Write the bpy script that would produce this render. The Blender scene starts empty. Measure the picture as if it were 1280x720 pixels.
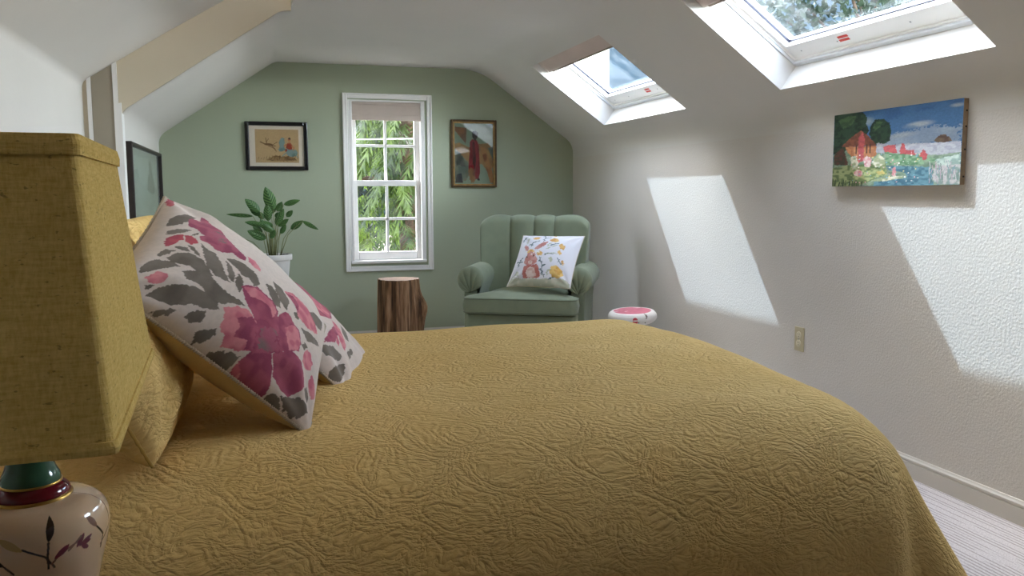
import bpy, bmesh, math, random
import numpy as np
from mathutils import Vector, Matrix, noise as mnoise

random.seed(7)
rng = np.random.default_rng(7)
PI = math.pi
SC = bpy.context.scene
COL = SC.collection

# ------------------------------------------------------------------ helpers
def lin(c):
    return tuple(((x / 12.92) if x <= 0.04045 else ((x + 0.055) / 1.055) ** 2.4) for x in c[:3])

def rgb(r, g, b):
    return lin((r / 255, g / 255, b / 255))

class NT:
    """small node-tree builder"""
    def __init__(self, name):
        self.m = bpy.data.materials.new(name)
        self.m.use_nodes = True
        self.t = self.m.node_tree
        self.t.nodes.clear()
        self.out = self.n('ShaderNodeOutputMaterial')
    def n(self, typ, **kw):
        x = self.t.nodes.new(typ)
        for k, v in kw.items():
            setattr(x, k, v)
        return x
    def l(self, a, b):
        self.t.links.new(a, b)
    def setin(self, node, key, v):
        if hasattr(v, 'is_output'):
            self.l(v, node.inputs[key])
        else:
            if isinstance(v, tuple) and len(v) == 3 and node.inputs[key].type == 'RGBA':
                v = v + (1,)
            node.inputs[key].default_value = v
    def math(self, op, a, b=0.0, c=None):
        x = self.n('ShaderNodeMath', operation=op)
        self.setin(x, 0, a); self.setin(x, 1, b)
        if c is not None:
            self.setin(x, 2, c)
        return x.outputs[0]
    def mapping(self, src, scale=(1, 1, 1), rot=(0, 0, 0)):
        x = self.n('ShaderNodeMapping')
        self.l(src, x.inputs[0])
        x.inputs['Scale'].default_value = scale
        x.inputs['Rotation'].default_value = rot
        return x.outputs[0]
    def obj(self):
        return self.n('ShaderNodeTexCoord').outputs['Object']
    def uv(self):
        return self.n('ShaderNodeTexCoord').outputs['UV']
    def noise(self, vec, scale, detail=3, rough=0.5):
        x = self.n('ShaderNodeTexNoise')
        self.l(vec, x.inputs['Vector'])
        x.inputs['Scale'].default_value = scale
        x.inputs['Detail'].default_value = detail
        x.inputs['Roughness'].default_value = rough
        return x.outputs['Fac']
    def voronoi(self, vec, scale, feature='F1', out='Distance'):
        x = self.n('ShaderNodeTexVoronoi', feature=feature)
        self.l(vec, x.inputs['Vector'])
        x.inputs['Scale'].default_value = scale
        return x.outputs[out]
    def ramp(self, fac, stops, interp='LINEAR'):
        x = self.n('ShaderNodeValToRGB')
        self.setin(x, 0, fac)
        cr = x.color_ramp
        cr.interpolation = interp
        while len(cr.elements) > 1:
            cr.elements.remove(cr.elements[-1])
        for i, (p, c) in enumerate(stops):
            e = cr.elements[0] if i == 0 else cr.elements.new(p)
            e.position = p
            e.color = tuple(c) + (1,) if len(c) == 3 else c
        return x.outputs[0]
    def mix(self, fac, a, b, blend='MIX'):
        x = self.n('ShaderNodeMix', data_type='RGBA', blend_type=blend)
        self.setin(x, 0, fac); self.setin(x, 6, a); self.setin(x, 7, b)
        return x.outputs[2]
    def bump(self, h, strength=0.3, dist=0.002, normal=None):
        x = self.n('ShaderNodeBump')
        self.l(h, x.inputs['Height'])
        x.inputs['Strength'].default_value = strength
        x.inputs['Distance'].default_value = dist
        if normal is not None:
            self.l(normal, x.inputs['Normal'])
        return x.outputs[0]
    def attr(self, name='Col'):
        return self.n('ShaderNodeAttribute', attribute_name=name).outputs['Color']
    def bsdf(self, color, rough=0.8, spec=0.3, normal=None, metal=0.0, **kw):
        x = self.n('ShaderNodeBsdfPrincipled')
        self.setin(x, 'Base Color', color)
        self.setin(x, 'Roughness', rough)
        self.setin(x, 'Specular IOR Level', spec)
        self.setin(x, 'Metallic', metal)
        for k, v in kw.items():
            self.setin(x, k.replace('_', ' '), v)
        if normal is not None:
            self.l(normal, x.inputs['Normal'])
        return x.outputs[0]
    def done(self, shader):
        self.l(shader, self.out.inputs[0])
        return self.m

def plain(name, color, rough=0.7, spec=0.3, metal=0.0, noise_amt=0.06, nscale=30, bump=0.0, bscale=200, **kw):
    t = NT(name)
    o = t.obj()
    f = t.noise(o, nscale, 3)
    c2 = tuple(max(0, min(1, x * (1 - noise_amt * 2))) for x in color)
    c3 = tuple(max(0, min(1, x * (1 + noise_amt * 2))) for x in color)
    col = t.ramp(f, [(0.3, c2), (0.7, c3)])
    nrm = t.bump(t.noise(o, bscale, 2), bump, 0.002) if bump > 0 else None
    return t.done(t.bsdf(col, rough, spec, nrm, metal, **kw))

def link(ob, parent=None):
    COL.objects.link(ob)
    if parent is not None:
        ob.parent = parent
    return ob

def mesh_obj(name, verts, faces, mat, parent=None, smooth=True, mats=None, fmat=None, uvs=None, cols=None):
    me = bpy.data.meshes.new(name)
    me.from_pydata([tuple(map(float, v)) for v in verts], [], [tuple(int(i) for i in f) for f in faces])
    me.validate()
    if mats:
        for m in mats:
            me.materials.append(m)
        if fmat is not None:
            me.polygons.foreach_set('material_index', np.array(fmat, dtype=np.int32))
    elif mat:
        me.materials.append(mat)
    if smooth:
        me.polygons.foreach_set('use_smooth', np.ones(len(me.polygons), dtype=bool))
    if uvs is not None:
        ul = me.uv_layers.new(name='UVMap')
        li = np.zeros(len(me.loops), dtype=np.int32)
        me.loops.foreach_get('vertex_index', li)
        ul.data.foreach_set('uv', np.asarray(uvs, dtype=np.float32)[li].ravel())
    if cols is not None:
        a = me.color_attributes.new('Col', 'FLOAT_COLOR', 'POINT')
        c = np.ones((len(me.vertices), 4), dtype=np.float32)
        c[:, :3] = cols
        a.data.foreach_set('color', c.ravel())
    me.update()
    return link(bpy.data.objects.new(name, me), parent)

def bm_obj(name, bm, mat, parent=None, smooth=False):
    bmesh.ops.recalc_face_normals(bm, faces=bm.faces)
    me = bpy.data.meshes.new(name)
    bm.to_mesh(me)
    bm.free()
    me.materials.append(mat)
    if smooth:
        me.polygons.foreach_set('use_smooth', np.ones(len(me.polygons), dtype=bool))
    return link(bpy.data.objects.new(name, me), parent)

def bm_box(bm, lo, hi, bevel=0.0, seg=2):
    lo, hi = Vector(lo), Vector(hi)
    r = bmesh.ops.create_cube(bm, size=1.0)
    vs = r['verts']
    for v in vs:
        v.co = Vector(((lo[i] + hi[i]) / 2 + v.co[i] * (hi[i] - lo[i])) for i in range(3))
    if bevel > 0:
        es = list({e for v in vs for e in v.link_edges})
        bmesh.ops.bevel(bm, geom=es, offset=bevel, segments=seg, affect='EDGES', profile=0.5)
    return bm

def box(name, lo, hi, mat, parent=None, bevel=0.0, seg=2, smooth=False):
    bm = bmesh.new()
    bm_box(bm, lo, hi, bevel, seg)
    return bm_obj(name, bm, mat, parent, smooth)

def boxes(name, lst, mat, parent=None, bevel=0.0):
    bm = bmesh.new()
    for lo, hi in lst:
        b2 = bmesh.new()
        bm_box(b2, lo, hi, bevel)
        me = bpy.data.meshes.new('tmp')
        b2.to_mesh(me); b2.free()
        bm.from_mesh(me)
        bpy.data.meshes.remove(me)
    return bm_obj(name, bm, mat, parent)

def lathe(name, prof, mat, parent=None, seg=64, center=(0, 0), wob=None, cap=True, cols=None, closed=False):
    """prof: list of (r, z)"""
    V, F = [], []
    n = len(prof)
    for k, (r, z) in enumerate(prof):
        for i in range(seg):
            a = 2 * PI * i / seg
            rr, zz = (r, z) if wob is None else wob(r, z, a, k)
            V.append((center[0] + rr * math.cos(a), center[1] + rr * math.sin(a), zz))
    for k in range(n - 1 if not closed else n):
        k2 = (k + 1) % n
        for i in range(seg):
            j = (i + 1) % seg
            F.append((k * seg + i, k * seg + j, k2 * seg + j, k2 * seg + i))
    if cap and not closed:
        F.append(tuple(range(seg))[::-1])
        F.append(tuple((n - 1) * seg + i for i in range(seg)))
    c = None
    if cols is not None:
        c = np.array([cols(np.array(v)) for v in V])
    return mesh_obj(name, V, F, mat, parent, True, cols=c)

def tube_geo(pts, rad, seg=8, V=None, F=None, capped=True):
    V = [] if V is None else V
    F = [] if F is None else F
    pts = [Vector(p) for p in pts]
    n = len(pts)
    rads = rad if isinstance(rad, (list, tuple)) else [rad] * n
    base = len(V)
    up = None
    for k in range(n):
        d = (pts[min(k + 1, n - 1)] - pts[max(k - 1, 0)]).normalized()
        if up is None:
            up = Vector((0, 0, 1)) if abs(d.z) < 0.9 else Vector((1, 0, 0))
        s = d.cross(up).normalized()
        up = s.cross(d).normalized()
        for i in range(seg):
            a = 2 * PI * i / seg
            V.append(pts[k] + (s * math.cos(a) + up * math.sin(a)) * rads[k])
    for k in range(n - 1):
        for i in range(seg):
            j = (i + 1) % seg
            F.append((base + k * seg + i, base + k * seg + j, base + (k + 1) * seg + j, base + (k + 1) * seg + i))
    if capped:
        F.append(tuple(base + i for i in range(seg))[::-1])
        F.append(tuple(base + (n - 1) * seg + i for i in range(seg)))
    return V, F

def tube(name, pts, rad, mat, parent=None, seg=8):
    V, F = tube_geo(pts, rad, seg)
    return mesh_obj(name, V, F, mat, parent)

def thing(name, label, cat, loc=(0, 0, 0), rot=(0, 0, 0), group=None, matrix=None):
    o = bpy.data.objects.new(name, None)
    o.empty_display_size = 0.1
    COL.objects.link(o)
    if matrix is not None:
        o.matrix_world = matrix
    else:
        o.location = loc
        o.rotation_euler = rot
    return tag(o, label, cat, group)

def tag(o, label, cat, group=None):
    o['label'] = label
    o['category'] = cat
    if group:
        o['group'] = group
    return o

def struct(o):
    o['kind'] = 'structure'
    return o

# ------------------------------------------------------------------ painter (numpy colour canvas -> vertex colours)
def vnoise(n, m, cells, seed):
    r = np.random.default_rng(seed)
    g = r.random((cells + 2, cells + 2))
    y = np.linspace(0, cells, n); x = np.linspace(0, cells, m)
    yi = np.minimum(y.astype(int), cells); xi = np.minimum(x.astype(int), cells)
    fy = (y - yi)[:, None]; fx = (x - xi)[None, :]
    fy = fy * fy * (3 - 2 * fy); fx = fx * fx * (3 - 2 * fx)
    a = g[yi][:, xi]; b = g[yi][:, xi + 1]; c = g[yi + 1][:, xi]; d = g[yi + 1][:, xi + 1]
    return (a * (1 - fx) + b * fx) * (1 - fy) + (c * (1 - fx) + d * fx) * fy

class Canvas:
    """rows = v (0 bottom .. 1 top), cols = u; colours in linear space"""
    def __init__(s, m, n, color):
        s.n, s.m = n, m
        s.a = np.zeros((n, m, 3)); s.a[:] = color
        s.U, s.V = np.meshgrid(np.linspace(0, 1, m), np.linspace(0, 1, n))
        s.k = 0
    def _blend(s, mask, color, color2=None, cells=14):
        s.k += 1
        col = np.array(color)
        if color2 is not None:
            t = vnoise(s.n, s.m, cells, s.k)
            t = np.clip((t - 0.35) / 0.3, 0, 1)[..., None]
            col = col * (1 - t) + np.array(color2) * t
        mk = mask[..., None]
        s.a = s.a * (1 - mk) + col * mk
    def poly(s, pts, color, color2=None, cells=14, rough=0.0):
        du = dv = 0
        if rough > 0:
            s.k += 1
            du = (vnoise(s.n, s.m, 90, s.k + 500) - .5) * rough
            dv = (vnoise(s.n, s.m, 90, s.k + 900) - .5) * rough
        U, V = s.U + du, s.V + dv
        ins = np.zeros(U.shape, bool)
        p = list(pts)
        for (x1, y1), (x2, y2) in zip(p, p[1:] + p[:1]):
            if y1 == y2:
                continue
            c = ((y1 > V) != (y2 > V)) & (U < (x2 - x1) * (V - y1) / (y2 - y1) + x1)
            ins ^= c
        s._blend(ins.astype(float), color, color2, cells)
    def ell(s, cx, cy, rx, ry, color, color2=None, ang=0.0, soft=0.0, cells=14):
        ca, sa = math.cos(ang), math.sin(ang)
        x = s.U - cx; y = s.V - cy
        q = np.hypot((x * ca + y * sa) / rx, (-x * sa + y * ca) / ry)
        mk = (q < 1).astype(float) if soft == 0 else np.clip((1 - q) / soft, 0, 1)
        s._blend(mk, color, color2, cells)
    def stroke(s, pts, w, color, color2=None):
        mk = np.zeros(s.U.shape)
        for (x1, y1), (x2, y2) in zip(pts[:-1], pts[1:]):
            dx, dy = x2 - x1, y2 - y1
            L = dx * dx + dy * dy + 1e-12
            t = np.clip(((s.U - x1) * dx + (s.V - y1) * dy) / L, 0, 1)
            d = np.hypot(s.U - x1 - t * dx, s.V - y1 - t * dy)
            mk = np.maximum(mk, (d < w).astype(float))
        s._blend(mk, color, color2)
    def grain(s, amt, cells, seed=1):
        s.a *= (1 + (vnoise(s.n, s.m, cells, seed)[..., None] - .5) * 2 * amt)
    def cols(s):
        return np.clip(s.a.reshape(-1, 3), 0, 1)

def grid_faces(m, n, base=0, flip=False):
    F = []
    for j in range(n - 1):
        for i in range(m - 1):
            a = base + j * m + i
            f = (a, a + 1, a + m + 1, a + m)
            F.append(f[::-1] if flip else f)
    return F

def painted_quad(name, cv, origin, ux, vx, mat, parent=None):
    """flat painted sheet spanned by vectors ux (u) and vx (v)"""
    o, ux, vx = np.array(origin), np.array(ux), np.array(vx)
    P = o + cv.U.reshape(-1, 1) * ux + cv.V.reshape(-1, 1) * vx
    return mesh_obj(name, P, grid_faces(cv.m, cv.n), mat, parent, False, cols=cv.cols())

def painted_mat(name, rough=0.85, spec=0.2, bump=0.0, bscale=300, sheen=0.0, coat=0.0):
    t = NT(name)
    o = t.obj()
    nrm = t.bump(t.noise(o, bscale, 2), bump, 0.002) if bump > 0 else None
    kw = {}
    if sheen:
        kw['Sheen_Weight'] = sheen
    if coat:
        kw['Coat_Weight'] = coat
    return t.done(t.bsdf(t.attr(), rough, spec, nrm, **kw))

SUN_E, SKY_E, EXPO = 1.1, 0.66, 2.92
HAZE = (2.4, 2.25, 2.1)
FILL_E, FILL_A0, FILL_A1, FILL_EL = 7.5, 58, 160, 30
SHAM1 = ((-0.29, 1.77, 0.885), (0, 1, 0), (-.45, 0, .9))
SHAM2 = ((-0.21, 2.50, 0.82), (0, 1, 0), (-.55, 0, .84))
PILLOW_A = [
    ('g', [(43,564),(41,653),(60,699),(90,737),(132,765),(105,659),(81,593),(60,575)]),
    ('g', [(53,467),(61,511),(89,537),(133,555),(107,506),(76,476)]),
    ('g', [(137,492),(151,534),(166,557),(152,505)]),
    ('g', [(73,258),(84,314),(116,319),(103,281),(87,253)]),
    ('g', [(106,347),(124,365),(149,371),(167,347),(138,336)]),
    ('g', [(144,392),(167,396),(191,373),(214,339),(187,347)]),
    ('g', [(56,140),(63,187),(90,225),(130,247),(169,232),(139,206),(111,178),(87,140),(69,122)]),
    ('g', [(113,257),(135,304),(174,330),(220,326),(262,289),(299,235),(333,220),(380,210),(431,214),(467,207),(412,181),(372,146),(325,154),(287,166),(252,172),(216,162),(190,197),(210,224),(235,238),(201,255),(164,244),(132,244)]),
    ('g', [(142,32),(153,64),(165,91),(205,115),(257,148),(310,153),(359,140),(384,121),(353,99),(321,88),(286,82),(263,61),(230,46),(185,41)]),
    ('g', [(111,60),(138,80),(132,62),(125,48)]),
    ('g', [(186,2),(205,11),(226,25),(258,38),(252,16),(226,4)]),
    ('g', [(304,53),(323,74),(353,88),(357,63),(323,36),(300,27)]),
    ('g', [(189,443),(226,417),(257,412),(293,361),(324,316),(351,286),(368,275),(332,268),(300,265),(272,282),(249,307),(224,361)]),
    ('g', [(309,397),(339,379),(365,326),(377,283),(357,291),(336,327)]),
    ('g', [(309,416),(341,443),(373,452),(410,441),(450,417),(481,377),(463,337),(428,357),(394,353),(362,387)]),
    ('g', [(378,323),(381,356),(401,330),(414,315),(425,250),(401,266),(383,288)]),
    ('c', [(6,925),(12,1026),(32,1030),(37,876),(24,840),(12,871)]),
    ('c', [(68,371),(68,430),(85,466),(112,485),(119,436),(106,390),(93,352),(80,343)]),
    ('c', [(117,477),(138,489),(161,477),(174,439),(154,407),(134,426)]),
    ('m', [(105,659),(117,706),(152,719),(156,804),(184,771),(216,696),(241,688),(272,630),(309,580),(338,549),(378,517),(375,482),(341,478),(313,492),(280,456),(249,449),(212,474),(177,481),(167,516),(186,541),(151,582),(114,592)]),
    ('x', [(218,625),(243,664),(269,608),(267,537),(240,527),(220,561)]),
    ('p', [(385,541),(423,547),(457,511),(461,473),(422,478),(400,497)]),
    ('p', [(90,88),(103,127),(117,159),(141,154),(156,128),(154,103),(140,86),(116,74),(103,85)]),
    ('m', [(417,287),(440,316),(483,345),(520,341),(572,348),(615,319),(616,275),(569,218),(542,184),(493,213),(455,239)]),
    ('p', [(425,291),(473,331),(518,334),(569,340),(610,311),(598,263),(565,300),(505,289),(472,273)]),
    ('m', [(623,300),(651,365),(681,375),(714,347),(749,344),(777,286),(782,241),(732,177),(690,139),(658,170)]),
    ('p', [(679,277),(712,339),(747,335),(775,282),(777,238),(734,190),(701,231)]),
    ('p', [(403,136),(439,176),(494,197),(545,178),(581,159),(603,100),(590,63),(539,39),(477,27),(465,54),(429,67),(427,91)]),
    ('m', [(466,129),(521,185),(574,160),(603,100),(590,66),(561,52),(552,85),(498,70),(497,110)]),
    ('m', [(597,62),(664,112),(708,69),(737,21),(740,4),(726,-10),(685,-28),(652,-85),(624,-32),(589,-6),(574,7),(580,35)]),
    ('p', [(589,-6),(574,7),(578,18),(612,5),(620,-8)]),
    ('m', [(674,119),(754,200),(817,202),(858,160),(874,117),(855,75),(828,44),(784,41),(726,56)]),
    ('m', [(542,184),(625,294),(695,137),(598,61)]),
    ('x', [(576,155),(598,198),(637,222),(666,178),(681,131),(658,101),(620,95),(590,115)]),
    ('g', [(446,-31),(462,5),(513,21),(564,27),(560,8),(536,-11),(485,-52),(457,-56)]),
    ('g', [(378,27),(424,54),(435,38),(420,14),(409,7),(388,2),(370,16)]),
    ('g', [(334,72),(350,88),(362,53),(357,46),(334,25),(312,34)]),
    ('g', [(508,413),(540,435),(596,401),(620,354),(574,341),(542,371)]),
    ('g', [(540,488),(593,493),(650,460),(652,387),(606,395),(563,432)]),
    ('g', [(691,-60),(703,-26),(740,-60),(741,-104),(700,-113)]),
    ('g', [(754,1),(768,13),(807,10),(848,-14),(844,-125),(810,-109),(769,-83)]),
    ('g', [(802,19),(870,65),(924,75),(945,62),(916,10),(878,3),(839,5)]),
    ('g', [(760,384),(821,436),(892,484),(910,475),(818,356)]),
    ('g', [(786,568),(871,737),(913,727),(903,610),(842,552)]),
    ('g', [(693,420),(711,458),(735,450),(725,403),(705,396)]),
    ('g', [(786,281),(805,324),(828,328),(810,283)]),
    ('g', [(883,117),(898,149),(929,119),(924,97),(902,90)]),
    ('p', [(817,264),(834,315),(866,327),(888,292),(885,244),(858,216),(823,221)]),
    ('p', [(896,199),(908,234),(941,203),(957,148),(944,127),(917,148)]),
    ('p', [(609,495),(660,555),(763,564),(840,560),(878,527),(797,441),(718,425),(686,492)]),
    ('m', [(621,499),(662,536),(710,502),(713,450),(680,483)]),
]
PILLOW_B = [
    ('m', [(219,692),(185,1451),(285,1519),(436,1508),(583,764),(630,502),(576,397),(460,370),(364,407),(289,448)]),
    ('p', [(401,597),(501,641),(589,653),(623,491),(539,472)]),
    ('m', [(674,446),(727,365),(745,276),(698,150),(681,273)]),
    ('g', [(706,114),(753,218),(820,210),(831,168),(761,70),(718,75)]),
    ('g', [(825,19),(842,134),(862,166),(892,101),(898,23),(862,3),(836,3)]),
    ('p', [(645,477),(716,503),(807,365),(819,293),(764,328),(699,394)]),
    ('g', [(693,642),(747,657),(800,503),(779,469),(735,526)]),
    ('g', [(837,305),(836,428),(864,424),(869,290)]),
    ('p', [(723,348),(761,320),(777,272),(748,283)]),
    ('g', [(53,1362),(124,1406),(169,1396),(181,727)]),
]
RABBIT = [
    ('H', [(113,691),(125,748),(179,693),(225,628),(205,590),(161,608)]),
    ('H', [(318,631),(369,717),(440,781),(514,791),(487,711),(432,643),(362,604)]),
    ('H', [(220,478),(222,553),(285,592),(345,556),(379,483),(427,409),(429,344),(387,311),(333,295),(257,308),(206,357),(202,422)]),
    ('R', [(225,292),(285,312),(362,296),(434,326),(484,244),(522,152),(515,93),(257,90),(226,163),(221,236)]),
    ('W', [(290,238),(338,277),(412,242),(462,132),(413,98),(326,101),(283,164)]),
    ('W', [(278,368),(304,397),(350,370),(355,324),(304,322)]),
    ('K', [(214,463),(223,493),(245,468),(239,434)]),
    ('K', [(327,496),(345,504),(360,471),(350,452)]),
    ('R', [(285,415),(298,428),(319,416),(309,387)]),
    ('Y', [(200,892),(255,931),(339,918),(333,858),(264,840)]),
    ('Y', [(517,825),(559,887),(635,876),(684,811),(630,781),(561,792)]),
    ('Y', [(697,717),(738,759),(808,701),(800,626),(741,643)]),
    ('Y', [(711,576),(745,615),(790,550),(764,508)]),
    ('Y', [(381,529),(420,577),(477,551),(487,486),(417,474)]),
    ('O', [(663,193),(680,296),(762,316),(850,254),(878,171),(829,109),(725,121)]),
    ('Y', [(718,232),(754,261),(809,216),(785,169)]),
    ('Y', [(196,571),(246,629),(328,593),(326,547),(267,577),(227,534)]),
    ('Y', [(806,401),(835,430),(865,366),(846,328)]),
    ('O', [(535,981),(578,988),(602,951),(563,930)]),
    ('S', [(0,0),(47,121),(228,89),(519,79),(646,91),(899,117),(982,73),(1000,0),(521,-41),(157,-23)]),
    ('S', [(87,159),(104,233),(156,198),(169,124)]),
    ('S', [(602,433),(645,462),(683,398),(649,360)]),
]
RABBIT_STEMS = [
    ('N', [(52,812),(62,888),(95,927)]),
    ('S', [(140,758),(142,833),(171,891)]),
    ('N', [(246,685),(253,770),(345,811)]),
    ('N', [(246,713),(205,731)]),
    ('N', [(425,784),(427,889),(391,973)]),
    ('N', [(424,889),(512,901)]),
    ('S', [(526,674),(538,740),(565,751)]),
    ('N', [(564,694),(613,733),(673,754)]),
    ('S', [(511,617),(613,677),(661,716)]),
    ('N', [(548,135),(527,301),(453,447)]),
    ('N', [(532,282),(561,311)]),
    ('N', [(506,356),(455,382)]),
    ('N', [(591,108),(529,208),(493,235)]),
    ('N', [(516,486),(561,534),(653,518)]),
    ('S', [(540,506),(646,546),(708,529)]),
    ('N', [(741,455),(820,346)]),
    ('N', [(111,289),(115,382),(146,457)]),
    ('N', [(117,373),(67,399)]),
    ('N', [(122,382),(160,374)]),
    ('S', [(634,137),(630,211),(666,240)]),
    ('N', [(662,83),(725,121)]),
    ('S', [(152,50),(104,122),(68,149)]),
]
LANDSCAPE = [
    ('t', [(0,1000),(126,1020),(255,995),(291,915),(285,831),(313,742),(273,643),(204,620),(133,510),(46,431),(1,457)]),
    ('t', [(314,700),(326,803),(359,871),(426,874),(478,810),(499,695),(487,585),(436,536),(356,549)]),
    ('u', [(340,780),(373,842),(426,839),(407,770),(361,725)]),
    ('u', [(39,916),(127,966),(199,952),(172,850),(85,798)]),
    ('v', [(818,543),(845,591),(890,604),(928,548),(934,516),(885,503),(829,513)]),
    ('k', [(383,566),(500,528),(637,526),(823,510),(997,508),(998,383),(825,362),(686,394),(463,415),(371,444)]),
    ('r', [(436,509),(487,530),(532,519),(552,416),(450,416)]),
    ('r', [(570,464),(582,543),(603,524),(613,450),(679,437),(686,374),(571,385)]),
    ('r', [(721,391),(744,446),(773,367),(768,310),(722,317)]),
    ('l', [(450,446),(539,407),(638,389),(733,351),(757,253),(465,272)]),
    ('l', [(762,310),(802,345),(842,304),(803,269)]),
    ('h', [(74,559),(160,668),(244,753),(300,681),(383,535),(302,538),(89,547)]),
    ('b', [(111,545),(377,530),(385,401),(291,347),(222,331),(134,466)]),
    ('r', [(225,649),(265,739),(281,621),(277,348),(229,309)]),
    ('q', [(9,435),(60,517),(89,547),(113,447),(144,294),(11,302)]),
    ('e', [(-4,259),(165,292),(464,293),(466,151),(348,73),(226,-1),(0,0)]),
    ('n', [(173,249),(306,199),(465,232),(479,150),(348,73),(239,34)]),
    ('w', [(465,262),(639,241),(803,221),(826,135),(827,-1),(467,5),(641,84),(616,164),(491,200)]),
    ('w', [(369,52),(640,104),(827,78),(827,-1),(369,1)]),
    ('z', [(825,305),(913,336),(998,365),(999,237),(870,217)]),
    ('y', [(815,173),(848,247),(914,224),(999,246),(1000,0),(849,12),(810,60)]),
    ('f', [(164,399),(206,417),(236,309),(216,225),(173,249)]),
    ('F', [(270,369),(304,408),(345,353),(340,260),(292,252)]),
    ('f', [(365,362),(404,420),(451,355),(458,273),(386,247),(352,300)]),
    ('F', [(195,194),(237,228),(279,180),(252,129),(203,141)]),
    ('Y', [(387,185),(439,213),(459,161),(414,143)]),
    ('F', [(517,149),(526,248),(544,237),(547,117),(523,112)]),
    ('f', [(348,73),(466,110),(592,126),(604,95),(467,60)]),
]

# ------------------------------------------------------------------ materials
def wall_paint(name, color, bump=0.5, scale=70.0, dist=0.0035):
    t = NT(name)
    o = t.obj()
    a = t.noise(o, scale, 2, 0.45)
    b = t.noise(o, scale * 2.7, 2, 0.5)
    h = t.math('ADD', t.math('MULTIPLY', a, 1.0), t.math('MULTIPLY', b, 0.35))
    f = t.noise(o, 1.7, 3)
    col = t.ramp(f, [(0.3, tuple(x * 0.965 for x in color)), (0.7, tuple(min(1, x * 1.02) for x in color))])
    return t.done(t.bsdf(col, 0.75, 0.25, t.bump(h, bump, dist)))

M = {}
M['wall'] = wall_paint('textured_wall_paint', rgb(212, 206, 198), 0.5, 115, 0.0034)
M['ceil'] = wall_paint('smooth_ceiling_paint', rgb(214, 210, 203), 0.22, 45, 0.002)
M['jog'] = wall_paint('beige_wall_paint', rgb(205, 194, 172), 0.2, 45, 0.002)
M['panel'] = plain('taupe_panel_paint', rgb(158, 149, 133), 0.6, 0.3, noise_amt=0.02, nscale=3)
M['green'] = wall_paint('sage_green_paint', rgb(169, 177, 154), 0.12, 60, 0.002)
M['white'] = plain('white_trim_paint', rgb(235, 233, 230), 0.4, 0.4, noise_amt=0.01, nscale=4)
M['base'] = plain('baseboard_paint', rgb(206, 200, 190), 0.5, 0.4, noise_amt=0.01, nscale=4)

def mk_carpet():
    t = NT('ribbed_carpet')
    o = t.obj()
    sp = t.n('ShaderNodeSeparateXYZ'); t.l(o, sp.inputs[0])
    wob = t.math('MULTIPLY', t.noise(o, 30, 2), 0.004)
    x = t.math('ADD', sp.outputs[0], wob)
    ln = t.math('PINGPONG', x, 0.0085)
    ln = t.math('DIVIDE', ln, 0.0085)
    m2 = t.mapping(o, (60, 2.2, 1))
    br = t.noise(m2, 1.0, 2)
    g = t.math('MULTIPLY', t.math('LESS_THAN', ln, 0.22), t.math('GREATER_THAN', br, 0.44))
    pile = t.noise(o, 260, 2)
    c = t.ramp(pile, [(0.3, rgb(176, 168, 166)), (0.7, rgb(226, 219, 217))])
    col = t.mix(t.math('MULTIPLY', g, 0.75), c, rgb(118, 104, 100))
    h = t.math('SUBTRACT', t.math('MULTIPLY', pile, 0.6), g)
    return t.done(t.bsdf(col, 0.95, 0.1, t.bump(h, 0.6, 0.004)))
M['carpet'] = mk_carpet()

def mk_glass(name, tint=(0.97, 0.985, 1.0), dust=0.03):
    t = NT(name)
    lw = t.n('ShaderNodeLayerWeight'); lw.inputs['Blend'].default_value = 0.5
    f = t.math('POWER', lw.outputs['Facing'], 5.0)
    f = t.math('ADD', t.math('MULTIPLY', f, 0.9), 0.04)
    tr = t.n('ShaderNodeBsdfTransparent'); t.setin(tr, 0, tint)
    gl = t.n('ShaderNodeBsdfGlossy'); gl.inputs['Roughness'].default_value = 0.0
    mx = t.n('ShaderNodeMixShader')
    t.l(f, mx.inputs[0]); t.l(tr.outputs[0], mx.inputs[1]); t.l(gl.outputs[0], mx.inputs[2])
    if dust > 0:
        o = t.obj()
        a = t.noise(o, 9, 5, 0.65)
        b = t.voronoi(o, 60)
        d = t.math('ADD', t.math('MULTIPLY', t.ramp(a, [(0.45, (0, 0, 0)), (0.8, (1, 1, 1))]), dust * 1.5),
                   t.math('MULTIPLY', t.math('LESS_THAN', b, 0.09), dust * 4))
        df = t.n('ShaderNodeBsdfTranslucent'); t.setin(df, 0, (0.8, 0.82, 0.82))
        m2 = t.n('ShaderNodeMixShader')
        t.l(d, m2.inputs[0]); t.l(mx.outputs[0], m2.inputs[1]); t.l(df.outputs[0], m2.inputs[2])
        return t.done(m2.outputs[0])
    return t.done(mx.outputs[0])
M['glass'] = mk_glass('window_glass', dust=0.012)
M['skyglass'] = mk_glass('dusty_skylight_glass', (0.90, 0.96, 1.0), 0.015)
M['picglass'] = mk_glass('picture_glass', (1, 1, 1), 0)

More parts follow.
